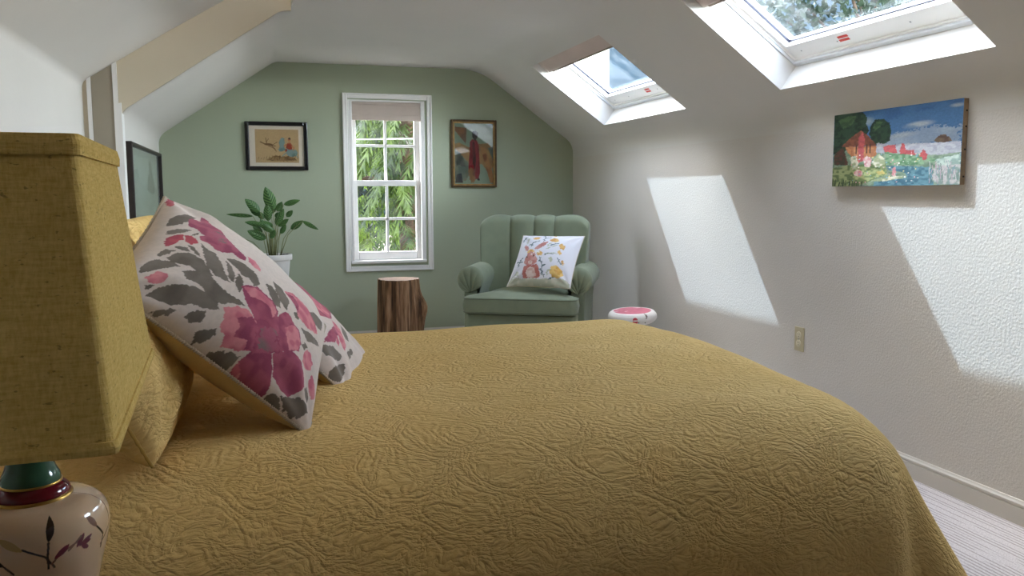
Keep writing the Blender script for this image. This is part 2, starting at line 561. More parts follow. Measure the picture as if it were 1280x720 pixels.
def mk_quilt(name, c_hi, c_lo):
    """matelasse cotton: puckered ground, ogee lattice, scrolls and hatch, from unfolded cloth coordinates"""
    t = NT(name)
    uv = t.uv()
    wv = t.n('ShaderNodeTexNoise'); t.l(uv, wv.inputs['Vector']); wv.inputs['Scale'].default_value = 9
    off = t.n('ShaderNodeVectorMath', operation='SCALE')
    sub = t.n('ShaderNodeVectorMath', operation='SUBTRACT'); t.l(wv.outputs['Color'], sub.inputs[0]); sub.inputs[1].default_value = (.5, .5, .5)
    t.l(sub.outputs[0], off.inputs[0]); off.inputs['Scale'].default_value = 0.075
    add = t.n('ShaderNodeVectorMath', operation='ADD'); t.l(uv, add.inputs[0]); t.l(off.outputs[0], add.inputs[1])
    w = add.outputs[0]
    puck = t.math('POWER', t.math('ABSOLUTE', t.math('SUBTRACT', t.math('MULTIPLY', t.noise(t.mapping(w, (40, 76, 1)), 1.0, 2, 0.5), 2.0), 1.0)), 0.6)
    fine = t.noise(t.mapping(w, (60, 120, 1)), 1.0, 3, 0.6)
    sp = t.n('ShaderNodeSeparateXYZ'); t.l(w, sp.inputs[0])
    u, v = sp.outputs[0], sp.outputs[1]
    P = 2 * PI / 0.21
    Q = 2 * PI / 0.18
    oge = t.math('ADD', t.math('COSINE', t.math('MULTIPLY', u, P)), t.math('COSINE', t.math('MULTIPLY', v, Q)))
    ao = t.math('ABSOLUTE', oge)
    lat = t.math('SUBTRACT', 1.0, t.math('MINIMUM', t.math('MULTIPLY', ao, 5.5), 1.0))           # lattice cord
    a2 = t.math('ABSOLUTE', t.math('SUBTRACT', ao, 0.62))
    lat2 = t.math('SUBTRACT', 1.0, t.math('MINIMUM', t.math('MULTIPLY', a2, 7.0), 1.0))
    band = t.math('LESS_THAN', ao, 0.62)
    hx = t.math('PINGPONG', u, 0.005); hy = t.math('PINGPONG', v, 0.005)
    hatch = t.math('DIVIDE', t.math('MINIMUM', hx, hy), 0.005)
    vd = t.voronoi(w, 7.5)
    scroll = t.math('SINE', t.math('MULTIPLY', vd, 62))
    inner = t.math('MULTIPLY', t.math('SUBTRACT', 1.0, band), scroll)
    h = t.math('MULTIPLY', puck, 1.1)
    h = t.math('ADD', h, t.math('MULTIPLY', fine, 0.8))
    h = t.math('ADD', h, t.math('MULTIPLY', lat, -0.5))
    h = t.math('ADD', h, t.math('MULTIPLY', lat2, -0.42))
    h = t.math('ADD', h, t.math('MULTIPLY', t.math('MULTIPLY', band, hatch), 0.2))
    h = t.math('ADD', h, t.math('MULTIPLY', inner, 0.16))
    weave = t.noise(t.mapping(uv, (500, 500, 1)), 1.0, 1)
    f = t.noise(t.mapping(uv, (3, 3, 1)), 1.0, 4, 0.6)
    base = t.ramp(t.math('ADD', t.math('MULTIPLY', f, 0.6), t.math('MULTIPLY', weave, 0.4)), [(0.35, c_lo), (0.65, c_hi)])
    n1 = t.bump(h, 0.8, 0.0055)
    n2 = t.bump(weave, 0.2, 0.001, n1)
    return t.done(t.bsdf(base, 0.92, 0.12, n2))
M['quilt'] = mk_quilt('mustard_quilted_cotton', rgb(234, 201, 134), rgb(225, 188, 117))
M['mattress'] = plain('mattress_ticking', rgb(220, 214, 200), 0.9, 0.1)
M['divan'] = plain('bed_base_fabric', rgb(120, 105, 80), 0.9, 0.1)

def mk_fabric(name, color, scale=900, bump=0.25, rough=0.9, sheen=0.15, var=0.08, amt=14):
    t = NT(name)
    o = t.obj()
    f = t.noise(o, amt, 3)
    wv = t.noise(o, scale, 2)
    c1 = tuple(x * (1 - var) for x in color); c2 = tuple(min(1, x * (1 + var)) for x in color)
    col = t.ramp(t.math('ADD', t.math('MULTIPLY', f, .5), t.math('MULTIPLY', wv, .5)), [(0.35, c1), (0.65, c2)])
    return t.done(t.bsdf(col, rough, 0.15, t.bump(wv, bump, 0.0012), Sheen_Weight=sheen, Sheen_Roughness=0.5))
M['velvet'] = mk_fabric('sage_upholstery', rgb(132, 140, 116), 700, 0.2)
M['piping'] = mk_fabric('sage_piping', rgb(112, 119, 98), 900, 0.2)
M['linen'] = mk_fabric('tan_linen', rgb(196, 166, 116), 900, 0.3)
M['yellow_back'] = mk_fabric('pale_yellow_cotton', rgb(226, 208, 140), 900, 0.2)
M['trim_cord'] = mk_fabric('knotted_fringe_trim', rgb(190, 178, 160), 260, 0.6)
M['print'] = painted_mat('printed_cotton', 0.9, 0.15, 0.15, 600, 0.1)
M['paint'] = painted_mat('oil_paint', 0.5, 0.35, 0.35, 180)
M['ceramic'] = painted_mat('painted_ceramic', 0.38, 0.4)
M['paper'] = painted_mat('printed_paper', 0.9, 0.1)

def mk_leaf(name, c1, c2, trans=0.35, rough=0.45, uvstripe=True):
    t = NT(name)
    if uvstripe:
        sp = t.n('ShaderNodeSeparateXYZ'); t.l(t.uv(), sp.inputs[0])
        u = t.math('ABSOLUTE', t.math('SUBTRACT', sp.outputs[0], 0.5))
        s = t.math('SINE', t.math('MULTIPLY', t.math('SUBTRACT', sp.outputs[1], t.math('MULTIPLY', u, 0.45)), 46))
        f = t.math('MULTIPLY', t.math('ADD', s, 1.0), 0.5)
        col = t.ramp(f, [(0.35, c1), (0.75, c2)])
    else:
        col = t.ramp(t.noise(t.obj(), 5, 3), [(0.35, c1), (0.65, c2)])
    b = t.bsdf(col, rough, 0.4)
    tr = t.n('ShaderNodeBsdfTranslucent'); t.l(col, tr.inputs[0])
    mx = t.n('ShaderNodeMixShader'); mx.inputs[0].default_value = trans
    t.l(b, mx.inputs[1]); t.l(tr.outputs[0], mx.inputs[2])
    return t.done(mx.outputs[0])
def mk_linen_shade():
    t = NT('slubbed_linen_shade')
    o = t.obj()
    sl = t.noise(t.mapping(o, (60, 60, 420)), 1.0, 3, 0.6)
    sv = t.noise(t.mapping(o, (380, 380, 40)), 1.0, 3, 0.6)
    h = t.math('ADD', sl, sv)
    sp = t.noise(t.mapping(o, (150, 150, 300)), 1.0, 2, 0.5)
    col = t.ramp(t.math('MULTIPLY', h, .5), [(0.35, rgb(194, 160, 84)), (0.65, rgb(222, 192, 120))])
    speck = t.ramp(sp, [(0.66, (0, 0, 0)), (0.72, (1, 1, 1))])
    col = t.mix(t.math('MULTIPLY', speck, 0.55), col, rgb(84, 68, 26))
    n = t.bump(h, 0.5, 0.0015)
    b = t.bsdf(col, 0.95, 0.1, n)
    tr = t.n('ShaderNodeBsdfTranslucent'); t.l(col, tr.inputs[0])
    mx = t.n('ShaderNodeMixShader'); mx.inputs[0].default_value = 0.05
    t.l(b, mx.inputs[1]); t.l(tr.outputs[0], mx.inputs[2])
    return t.done(mx.outputs[0])
M['shade'] = mk_linen_shade()
M['glaze_green'] = plain('green_glaze', rgb(58, 98, 74), 0.12, 0.6, noise_amt=0.05)
M['glaze_red'] = plain('burgundy_glaze', rgb(108, 22, 34), 0.12, 0.6, noise_amt=0.05)
M['gold'] = plain('gilt', rgb(196, 158, 84), 0.28, 0.5, 0.9, noise_amt=0.04)
M['brass'] = plain('brass', rgb(176, 140, 70), 0.3, 0.5, 0.9)
M['vase'] = painted_mat('cream_glazed_porcelain', 0.12, 0.6, coat=0.6)
M['wood'] = plain('stained_wood', rgb(104, 72, 44), 0.5, 0.3, noise_amt=0.12, nscale=12)
M['black'] = plain('black_lacquer', rgb(18, 17, 18), 0.25, 0.5, noise_amt=0.02)
M['darkframe'] = plain('dark_brown_frame', rgb(46, 38, 34), 0.4, 0.4)
M['mat'] = plain('ivory_mat_board', rgb(226, 214, 196), 0.9, 0.1, noise_amt=0.01)
M['bluemat'] = plain('pale_mat_board', rgb(186, 200, 196), 0.9, 0.1, noise_amt=0.01)
M['oldgold'] = plain('gilded_wood', rgb(150, 116, 62), 0.4, 0.4, 0.35, noise_amt=0.12, nscale=40)
M['darkgold'] = plain('dark_gilded_wood', rgb(84, 62, 32), 0.45, 0.4, 0.3, noise_amt=0.1, nscale=40)
M['blind'] = mk_leaf('taupe_blind_fabric', rgb(196, 180, 170), rgb(206, 190, 180), 0.12, 0.9, False)
M['blinddark'] = plain('taupe_blind_rail', rgb(150, 134, 120), 0.7, 0.2, noise_amt=0.03)
M['outlet'] = plain('almond_plastic', rgb(196, 184, 150), 0.4, 0.4, noise_amt=0.01)
M['outlet2'] = plain('ivory_plastic', rgb(214, 204, 176), 0.4, 0.4, noise_amt=0.01)
M['slot'] = plain('dark_slot', rgb(40, 34, 30), 0.6, 0.2)
M['metal'] = plain('steel', rgb(150, 150, 150), 0.35, 0.5, 0.9)
M['red'] = plain('red_sticker', rgb(206, 66, 52), 0.5, 0.3, noise_amt=0.01)
M['greyframe'] = plain('pale_grey_frame', rgb(214, 216, 220), 0.4, 0.4, noise_amt=0.01)
M['gasket'] = plain('black_gasket', rgb(34, 34, 52), 0.6, 0.3)
M['canvas_edge'] = plain('raw_canvas_edge', rgb(150, 128, 104), 0.9, 0.1, noise_amt=0.12, nscale=25)
M['pot'] = plain('white_plastic_pot', rgb(216, 213, 208), 0.45, 0.4, noise_amt=0.01)
M['soil'] = plain('potting_soil', rgb(64, 46, 34), 0.95, 0.1, noise_amt=0.3, nscale=120, bump=0.8, bscale=150)
M['pebble'] = plain('dark_pebble', rgb(54, 44, 40), 0.7, 0.3, noise_amt=0.2, nscale=60)
M['stem'] = plain('leaf_stem', rgb(124, 128, 84), 0.6, 0.3, noise_amt=0.1)

M['leaf'] = mk_leaf('prayer_plant_leaf', rgb(46, 82, 40), rgb(96, 134, 70), 0.2)
M['cedar'] = mk_leaf('cedar_frond', rgb(34, 54, 20), rgb(92, 112, 44), 0.42, 0.6, False)
M['cedar_dark'] = mk_leaf('dark_cedar_frond', rgb(14, 24, 14), rgb(26, 38, 22), 0.3, 0.6, False)
M['broadleaf'] = mk_leaf('broad_tree_leaf', rgb(26, 38, 26), rgb(48, 64, 40), 0.3, 0.6, False)
M['bark'] = plain('tree_bark', rgb(84, 66, 52), 0.9, 0.1, noise_amt=0.2, nscale=14, bump=0.8, bscale=30)
M['lawn'] = plain('lawn_grass', rgb(46, 58, 34), 0.95, 0.1, noise_amt=0.15, nscale=2)
M['cable'] = plain('grey_cable', rgb(196, 196, 196), 0.6, 0.3)

def mk_stump():
    t = NT('peeled_cedar_trunk')
    o = t.obj()
    m = t.mapping(o, (26, 26, 2.2))
    a = t.noise(m, 1.0, 4, 0.6)
    b = t.noise(t.mapping(o, (70, 70, 5)), 1.0, 3, 0.6)
    f = t.math('ADD', t.math('MULTIPLY', a, .65), t.math('MULTIPLY', b, .35))
    col = t.ramp(f, [(0.34, rgb(50, 35, 27)), (0.45, rgb(100, 72, 50)), (0.55, rgb(146, 110, 80)), (0.68, rgb(180, 148, 118))])
    return t.done(t.bsdf(col, 0.75, 0.2, t.bump(f, 0.7, 0.008)))
M['stump'] = mk_stump()
def mk_rings():
    t = NT('sawn_end_grain')
    o = t.obj()
    sp = t.n('ShaderNodeSeparateXYZ'); t.l(o, sp.inputs[0])
    r = t.math('SQRT', t.math('ADD', t.math('POWER', sp.outputs[0], 2), t.math('POWER', sp.outputs[1], 2)))
    r = t.math('ADD', r, t.math('MULTIPLY', t.noise(o, 14, 2), 0.02))
    s = t.math('SINE', t.math('MULTIPLY', r, 420))
    col = t.ramp(t.math('ADD', t.math('MULTIPLY', s, .5), .5), [(0.2, rgb(176, 140, 122)), (0.8, rgb(206, 176, 160))])
    return t.done(t.bsdf(col, 0.35, 0.4))
M['rings'] = mk_rings()

# ------------------------------------------------------------------ room shell
XR, YF, SL, KS, ZC = 2.3992, 6.3034, 0.7127, 1.488, 2.032     # right wall, far gable, right slope, knee wall top, flat ceiling
XL, YJ, XN = -0.632, 4.57, -0.79                               # far left wall, jog, near left wall
YB = -2.6                                                      # wall behind the camera
T = 0.21

def fillet(pts, seg=8):
    """pts: (x, z, radius) -> rounded polyline"""
    out = []
    for i, (x, z, r) in enumerate(pts):
        p = Vector((x, z))
        if r <= 0 or i in (0, len(pts) - 1):
            out.append(p); continue
        a = (Vector(pts[i - 1][:2]) - p).normalized(); b = (Vector(pts[i + 1][:2]) - p).normalized()
        th = a.angle(b)
        d = r / math.tan(th / 2)
        c = p + (a + b).normalized() * (r / math.sin(th / 2))
        p0, p1 = p + a * d, p + b * d
        v0, v1 = p0 - c, p1 - c
        ang = v0.angle(v1)
        for k in range(seg + 1):
            f = k / seg
            out.append(c + (v0 * math.sin((1 - f) * ang) + v1 * math.sin(f * ang)) / math.sin(ang))
    return out

def shell(name, prof, ys, mat, holes=(), thick=T, sign=1):
    """solid extruded profile along Y; prof interior polyline with the room below/left of travel; holes = list of (i0,i1,j0,j1)"""
    n = len(prof)
    nor = []
    for i in range(n):
        d = (prof[min(i + 1, n - 1)] - prof[max(i - 1, 0)]).normalized()
        nor.append(Vector((-d.y, d.x)) * sign)
    # exact normals on straight runs next to a hole
    for (i0, i1, j0, j1) in holes:
        d = (prof[i1] - prof[i0]).normalized()
        for i in range(i0, i1 + 1):
            nor[i] = Vector((-d.y, d.x)) * sign
    V = []
    for y in ys:
        for i in range(n):
            V.append((prof[i].x, y, prof[i].y))
        for i in range(n):
            q = prof[i] + nor[i] * thick
            V.append((q.x, y, q.y))
    def I(i, j, o): return j * 2 * n + o * n + i
    hole = set()
    for (i0, i1, j0, j1) in holes:
        for i in range(i0, i1):
            for j in range(j0, j1):
                hole.add((i, j))
    F, sm = [], []
    for j in range(len(ys) - 1):
        for i in range(n - 1):
            if (i, j) in hole:
                continue
            F.append((I(i, j, 0), I(i + 1, j, 0), I(i + 1, j + 1, 0), I(i, j + 1, 0))); sm.append(True)
            F.append((I(i, j, 1), I(i, j + 1, 1), I(i + 1, j + 1, 1), I(i + 1, j, 1))); sm.append(False)
            for (di, dj, e) in ((-1, 0, ((i, j), (i, j + 1))), (1, 0, ((i + 1, j), (i + 1, j + 1))), (0, -1, ((i, j), (i + 1, j))), (0, 1, ((i, j + 1), (i + 1, j + 1)))):
                a, b = i + di, j + dj
                if (a, b) in hole or a < 0 or b < 0 or a >= n - 1 or b >= len(ys) - 1:
                    (p, q), (r, s) = e
                    F.append((I(p, q, 0), I(r, s, 0), I(r, s, 1), I(p, q, 1))); sm.append(False)
    # split vertices between flat reveal faces and smooth surface
    V2, F2 = [], []
    key = {}
    for f, s in zip(F, sm):
        nf = []
        for v in f:
            if s:
                k = (v, 0)
                if k not in key:
                    key[k] = len(V2); V2.append(V[v])
                nf.append(key[k])
            else:
                nf.append(len(V2)); V2.append(V[v])
        F2.append(nf)
    o = mesh_obj(name, V2, F2, mat, None, False)
    o.data.polygons.foreach_set('use_smooth', np.array(sm, dtype=bool))
    bm = bmesh.new(); bm.from_mesh(o.data)
    bmesh.ops.recalc_face_normals(bm, faces=bm.faces)
    bm.to_mesh(o.data); bm.free()
    return struct(o)

# skylight openings on the right slope (inner edges)
ST = Vector((1.768, 0, 1.938))          # upper inner edge
SB = Vector((2.290, 0, 1.566))          # lower inner edge
SKY = [(4.270, 5.421), (2.211, 3.383), (1.250, 1.800)]  # last opening is unseen, added to light the lamp and left wall
sdir = (SB - ST).normalized()
sn = Vector((-sdir.z, 0, sdir.x))       # outward (up and right)
SLEN = (SB - ST).length

zslope = lambda x: KS + SL * (XR - x)
xc = XR - (ZC - KS) / SL
right = fillet([(0.2, ZC, 0), (xc, ZC, 0.45), (XR, KS, 0.14), (XR, 1.38, 0)])
# insert the opening edges into the profile
def ins(prof, x):
    for i in range(len(prof) - 1):
        if prof[i].x < x < prof[i + 1].x:
            prof.insert(i + 1, Vector((x, zslope(x)))); return i + 1
iT = ins(right, ST.x); iB = ins(right, SB.x)
ys = [YB, SKY[2][0], SKY[2][1], SKY[1][0], SKY[1][1], SKY[0][0], SKY[0][1], YF + 0.02]
shell('ceiling', right, ys, M['ceil'], holes=[(iT, iB, 1, 2), (iT, iB, 3, 4), (iT, iB, 5, 6)])
farleft = fillet([(XL, 1.32, 0), (XL, 1.50, 0.10), (0.150, 2.032, 0.12), (0.2, ZC, 0)])
shell('ceiling', farleft, [YJ, YF + 0.02], M['ceil'], thick=0.2)
nearleft = fillet([(XN, 1.48, 0), (XN, 1.642, 0.05), (-0.40, 1.895, 1.6), (0.2, 2.262, 0)])
shell('ceiling', nearleft, [YB, YJ], M['ceil'], thick=0.15)
# face of the step between the near and the far slope
poly = [(p.x, p.y) for p in farleft] + [(0.2, 2.45), (XN - 0.1, 2.45), (XN - 0.1, 1.30)]
V = [(x, YJ - 0.002, z) for x, z in poly] + [(x, YJ + 0.03, z) for x, z in poly]
n = len(poly)
F = [tuple(range(n)), tuple(range(2 * n - 1, n - 1, -1))] + [(i, (i + 1) % n, n + (i + 1) % n, n + i) for i in range(n)]
struct(mesh_obj('wall_left_step', V, F, M['jog'], None, False))

struct(box('floor', (XN - 0.2, YB - 0.1, -0.12), (XR + 0.2, YF + 0.1, 0.0), M['carpet']))
struct(box('wall_right', (XR, YB, 0.0), (XR + 0.2, YF, 1.38), M['wall']))
struct(box('wall_left', (XN - 0.16, YB, 0.0), (XN, YJ, 1.48), M['ceil']))
struct(box('wall_left_far', (XN - 0.16, YJ, 0.0), (XL, YF, 1.32), M['ceil']))

# green gable with the window opening
wx0, wx1, wz0, wz1 = 0.652, 1.216, 0.588, 1.786
struct(boxes('wall_back', [((XN - .2, YF, 0), (wx0, YF + .16, 2.5)), ((wx1, YF, 0), (XR + .3, YF + .16, 2.5)),
                           ((wx0, YF, 0), (wx1, YF + .16, wz0)), ((wx0, YF, wz1), (wx1, YF + .16, 2.5))], M['green']))
# rear gable behind the camera, with a window of its own
struct(box('wall_front', (XN - .2, YB - .16, 0), (XR + .3, YB, 2.5), M['green']))
# jog trims: corner casing, taupe panel, bead
def slanted(name, x0, x1, y0, y1, zt0, zt1, mat):
    V = [(x0, y0, 0), (x1, y0, 0), (x1, y1, 0), (x0, y1, 0), (x0, y0, zt0), (x1, y0, zt1), (x1, y1, zt1), (x0, y1, zt0)]
    F = [(0, 3, 2, 1), (4, 5, 6, 7), (0, 1, 5, 4), (1, 2, 6, 5), (2, 3, 7, 6), (3, 0, 4, 7)]
    return struct(mesh_obj(name, V, F, mat, None, False))
zt = lambda x: 1.642 + 0.645 * (x - XN)
slanted('trim_1', XN + .022, XN + .040, YJ - .016, YJ - .002, zt(XN + .022), zt(XN + .040), M['white'])
slanted('trim_2', XL - .020, XL + .0, YJ - .018, YJ - .002, zt(XL - .02), zt(XL), M['white'])
slanted('trim_3', XL + .0, XL + .014, YJ - .018, YJ + .06, 1.545, 1.548, M['white'])
slanted('trim_4', XN + .040, XL - .020, YJ - .008, YJ - .002, zt(XN + .04), zt(XL - .02), M['panel'])

# baseboards with a moulded top
def baseboard(name, p, q, inward):
    prof = [(0, 0), (0.014, 0), (0.014, 0.058), (0.011, 0.061), (0.0145, 0.065), (0.0145, 0.072), (0.009, 0.077), (0.006, 0.0828), (0, 0.0828)]
    p, q, w = Vector(p), Vector(q), Vector(inward)
    V = [p + w * a + Vector((0, 0, b)) for a, b in prof] + [q + w * a + Vector((0, 0, b)) for a, b in prof]
    n = len(prof)
    F = [(i, (i + 1) % n, n + (i + 1) % n, n + i) for i in range(n)] + [tuple(range(n))[::-1], tuple(range(n, 2 * n))]
    return struct(mesh_obj(name, V, F, M['base'], None, False))
baseboard('baseboard_right', (XR, YB, 0), (XR, YF, 0), (-1, 0, 0))
baseboard('baseboard_back', (XL, YF, 0), (XR, YF, 0), (0, -1, 0))
baseboard('baseboard_left', (XN, YB, 0), (XN, YJ, 0), (1, 0, 0))

# ---- gable window: casing, jambs, two sashes of 2 x 2 panes, stool
def ring_boxes(x0, x1, z0, z1, w, y0, y1, wt=None, wb=None):
    wt = w if wt is None else wt; wb = w if wb is None else wb
    return [((x0, y0, z0), (x0 + w, y1, z1)), ((x1 - w, y0, z0), (x1, y1, z1)),
            ((x0 + w, y0, z0), (x1 - w, y1, z0 + wb)), ((x0 + w, y0, z1 - wt), (x1 - w, y1, z1))]
def gable_window(idx, X0, X1, Z0, Z1, Y, sgn):
    """sgn=+1: outside is +Y"""
    def yy(a, b):
        a, b = Y + sgn * a, Y + sgn * b
        return (min(a, b), max(a, b))
    root = thing('window_%d' % idx, 'white double-hung sash window with eight panes in the green gable wall', 'window')
    del root['category'], root['label']
    struct(root)
    a, b = yy(-.014, 0)
    boxes('casing', ring_boxes(X0 - .039, X1 + .051, Z0 - .056, Z1 + .043, .036, a, b), M['white'], root, .004)
    a, b = yy(-.024, 0)
    boxes('casing_bead', ring_boxes(X0 - .040, X1 + .052, Z0 - .057, Z1 + .044, .013, a, b), M['white'], root, .003)
    a, b = yy(-.0, .16)
    boxes('jamb', ring_boxes(X0, X1, Z0, Z1, .012, a, b), M['white'], root)
    a, b = yy(.0, .045)
    boxes('stop', [((X1 - .030, a, Z0), (X1 - .012, b, Z1)), ((X0 + .012, a, Z0), (X0 + .030, b, Z1))], M['white'], root, .003)
    a, b = yy(-.02, .06)
    box('stool', (X0, a, Z0), (X1, b, Z0 + .022), M['white'], root, .005)
    zm = Z0 + (1.187 - .588)
    for nm, (d0, d1), z0, z1, wt, wb, sx in (('upper_sash', (.085, .120), zm - .02, Z1 - .01, .06, .036, 0), ('lower_sash', (.048, .083), Z0 + .022, zm + .016, .042, .062, 0)):
        x0, x1 = X0 + .014, X1 - .014
        a, b = yy(d0, d1)
        L = ring_boxes(x0, x1, z0, z1, .050, a, b, wt, wb)
        sash = boxes(nm, L, M['white'], root, .004)
        gx0, gx1, gz0, gz1 = x0 + .050, x1 - .050, z0 + wb, z1 - wt
        c, d = yy(d0 + .006, d1 - .006)
        boxes('muntin', [(((gx0 + gx1) / 2 - .010, c, gz0), ((gx0 + gx1) / 2 + .010, d, gz1)),
                         ((gx0, c, (gz0 + gz1) / 2 - .010), (gx1, d, (gz0 + gz1) / 2 + .010))], M['white'], sash, .003)
        c, d = yy(d0 + .015, d0 + .019)
        box('glass', (gx0 - .004, c, gz0 - .004), (gx1 + .004, d, gz1 + .004), M['glass'], sash)
    return root
gable_window(1, wx0, wx1, wz0, wz1, YF, 1)
# window shade pulled part-way down
bl = thing('window_blind', 'taupe fabric blind drawn up at the top of the white gable window', 'blind', ((wx0 + wx1) / 2, YF + .02, wz1 - .012))
w2 = (wx1 - wx0) / 2 - .015
box('headrail', (-w2, -.012, -.022), (w2, .026, -.001), M['blind'], bl, .003)
box('fabric', (-w2, -.008, -.096), (w2, .004, -.0215), M['blind'], bl, .003)
box('bottom_rail', (-w2, -.012, -.132), (w2, .018, -.093), M['blind'], bl, .004)
box('pull', (-.012, -.014, -.138), (.014, -.006, -.130), M['outlet2'], bl, .002)

# ---- roof windows: frame, sash, glass; coordinates along slope (s), along Y, outward depth (d)
def SP(s, y, d):
    return ST + sdir * s + sn * d + Vector((0, y, 0))
def sbox(name, lst, mat, parent, bevel=0.0):
    V, F = [], []
    bm = bmesh.new()
    for (s0, y0, d0), (s1, y1, d1) in lst:
        b2 = bmesh.new()
        bm_box(b2, (s0, y0, d0), (s1, y1, d1), bevel)
        for v in b2.verts:
            s, y, d = v.co
            v.co = SP(s, y, d)
        me = bpy.data.meshes.new('tmp'); b2.to_mesh(me); b2.free(); bm.from_mesh(me); bpy.data.meshes.remove(me)
    return bm_obj(name, bm, mat, parent)
def srings(s0, s1, y0, y1, d0, d1, wside, wtop, wbot):
    return [((s0, y0, d0), (s1, y0 + wside, d1)), ((s0, y1 - wside, d0), (s1, y1, d1)),
            ((s0, y0 + wside, d0), (s0 + wtop, y1 - wside, d1)), ((s1 - wbot, y0 + wside, d0), (s1, y1 - wside, d1))]
for idx, (y0, y1) in enumerate(SKY):
    r = thing('window_%d' % (idx + 2), '', '')
    del r['category'], r['label']
    struct(r)
    sbox('frame', srings(0, SLEN, y0, y1, .128, .225, .008, .022, .020), M['greyframe'], r, .002)
    sbox('frame_step', srings(.0, SLEN - .012, y0 + .004, y1 - .004, .140, .215, .009, .026, .016), M['white'], r, .0015)
    sa = sbox('sash', srings(.02, SLEN - .026, y0 + .011, y1 - .011, .150, .205, .019, .024, .080), M['white'], r, .002)
    sbox('gasket', srings(.044, SLEN - .104, y0 + .028, y1 - .028, .176, .186, .005, .005, .006), M['gasket'], sa)
    sbox('glass', [((.04, y0 + .026, .186), (SLEN - .100, y1 - .026, .193))], M['skyglass'], sa)
    ym = y0 + (y1 - y0) * (.46 if idx == 0 else .66) - .02
    sbox('sticker', [((SLEN - .086, ym, .1485), (SLEN - .074, ym + .060, .1505)), ((SLEN - .068, ym + .006, .1485), (SLEN - .056, ym + .066, .1505))], M['red'], sa)
    sbox('screw', [((SLEN - .066, yy_, .1485), (SLEN - .060, yy_ + .006, .1505)) for yy_ in (y0 + .16, y0 + .42, y0 + .83, y1 - .10) if yy_ < y1 - .05], M['metal'], sa)
# blind cassettes at the top of the roof windows
def rel(o, root):
    o.data.transform(Matrix.Translation(-Vector(root.location)))
    return o
for (y0, y1), lab in ((SKY[0], 'taupe blind folded at the top of the smaller skylight nearest the green wall'),
                      (SKY[1], 'taupe blind folded at the top of the larger skylight above the landscape painting')):
    b = thing('skylight_blind', lab, 'blind', SP(.0, (y0 + y1) / 2, .05), group='skylight blinds')
    rel(sbox('cassette', [((.002, y0 + .003, .040), (.118, y1 - .003, .108))], M['blind'], b, .004), b)
    rel(sbox('bottom_rail', [((.120, y0 + .004, .060), (.142, y1 - .004, .108))], M['blinddark'], b, .003), b)

# ------------------------------------------------------------------ bed
BX0, BX1, BY0, BY1 = -0.66, 1.17, 1.60, 2.66      # core rectangle of the top (corner centres)
def bedtop(x, y):
    cx = (x - 1.15) / 0.9; cy = (y - 2.15) / 0.55
    h = 0.652 + 0.034 * math.exp(-cx * cx - cy * cy)
    h -= 0.010 * max(0, -x - .1)
    h += 0.006 * (mnoise.noise(Vector((x * 2.3, y * 3.1, 3.3))))
    h += 0.0035 * mnoise.noise(Vector((x * 3, y * 11, 7.3)))
    return h

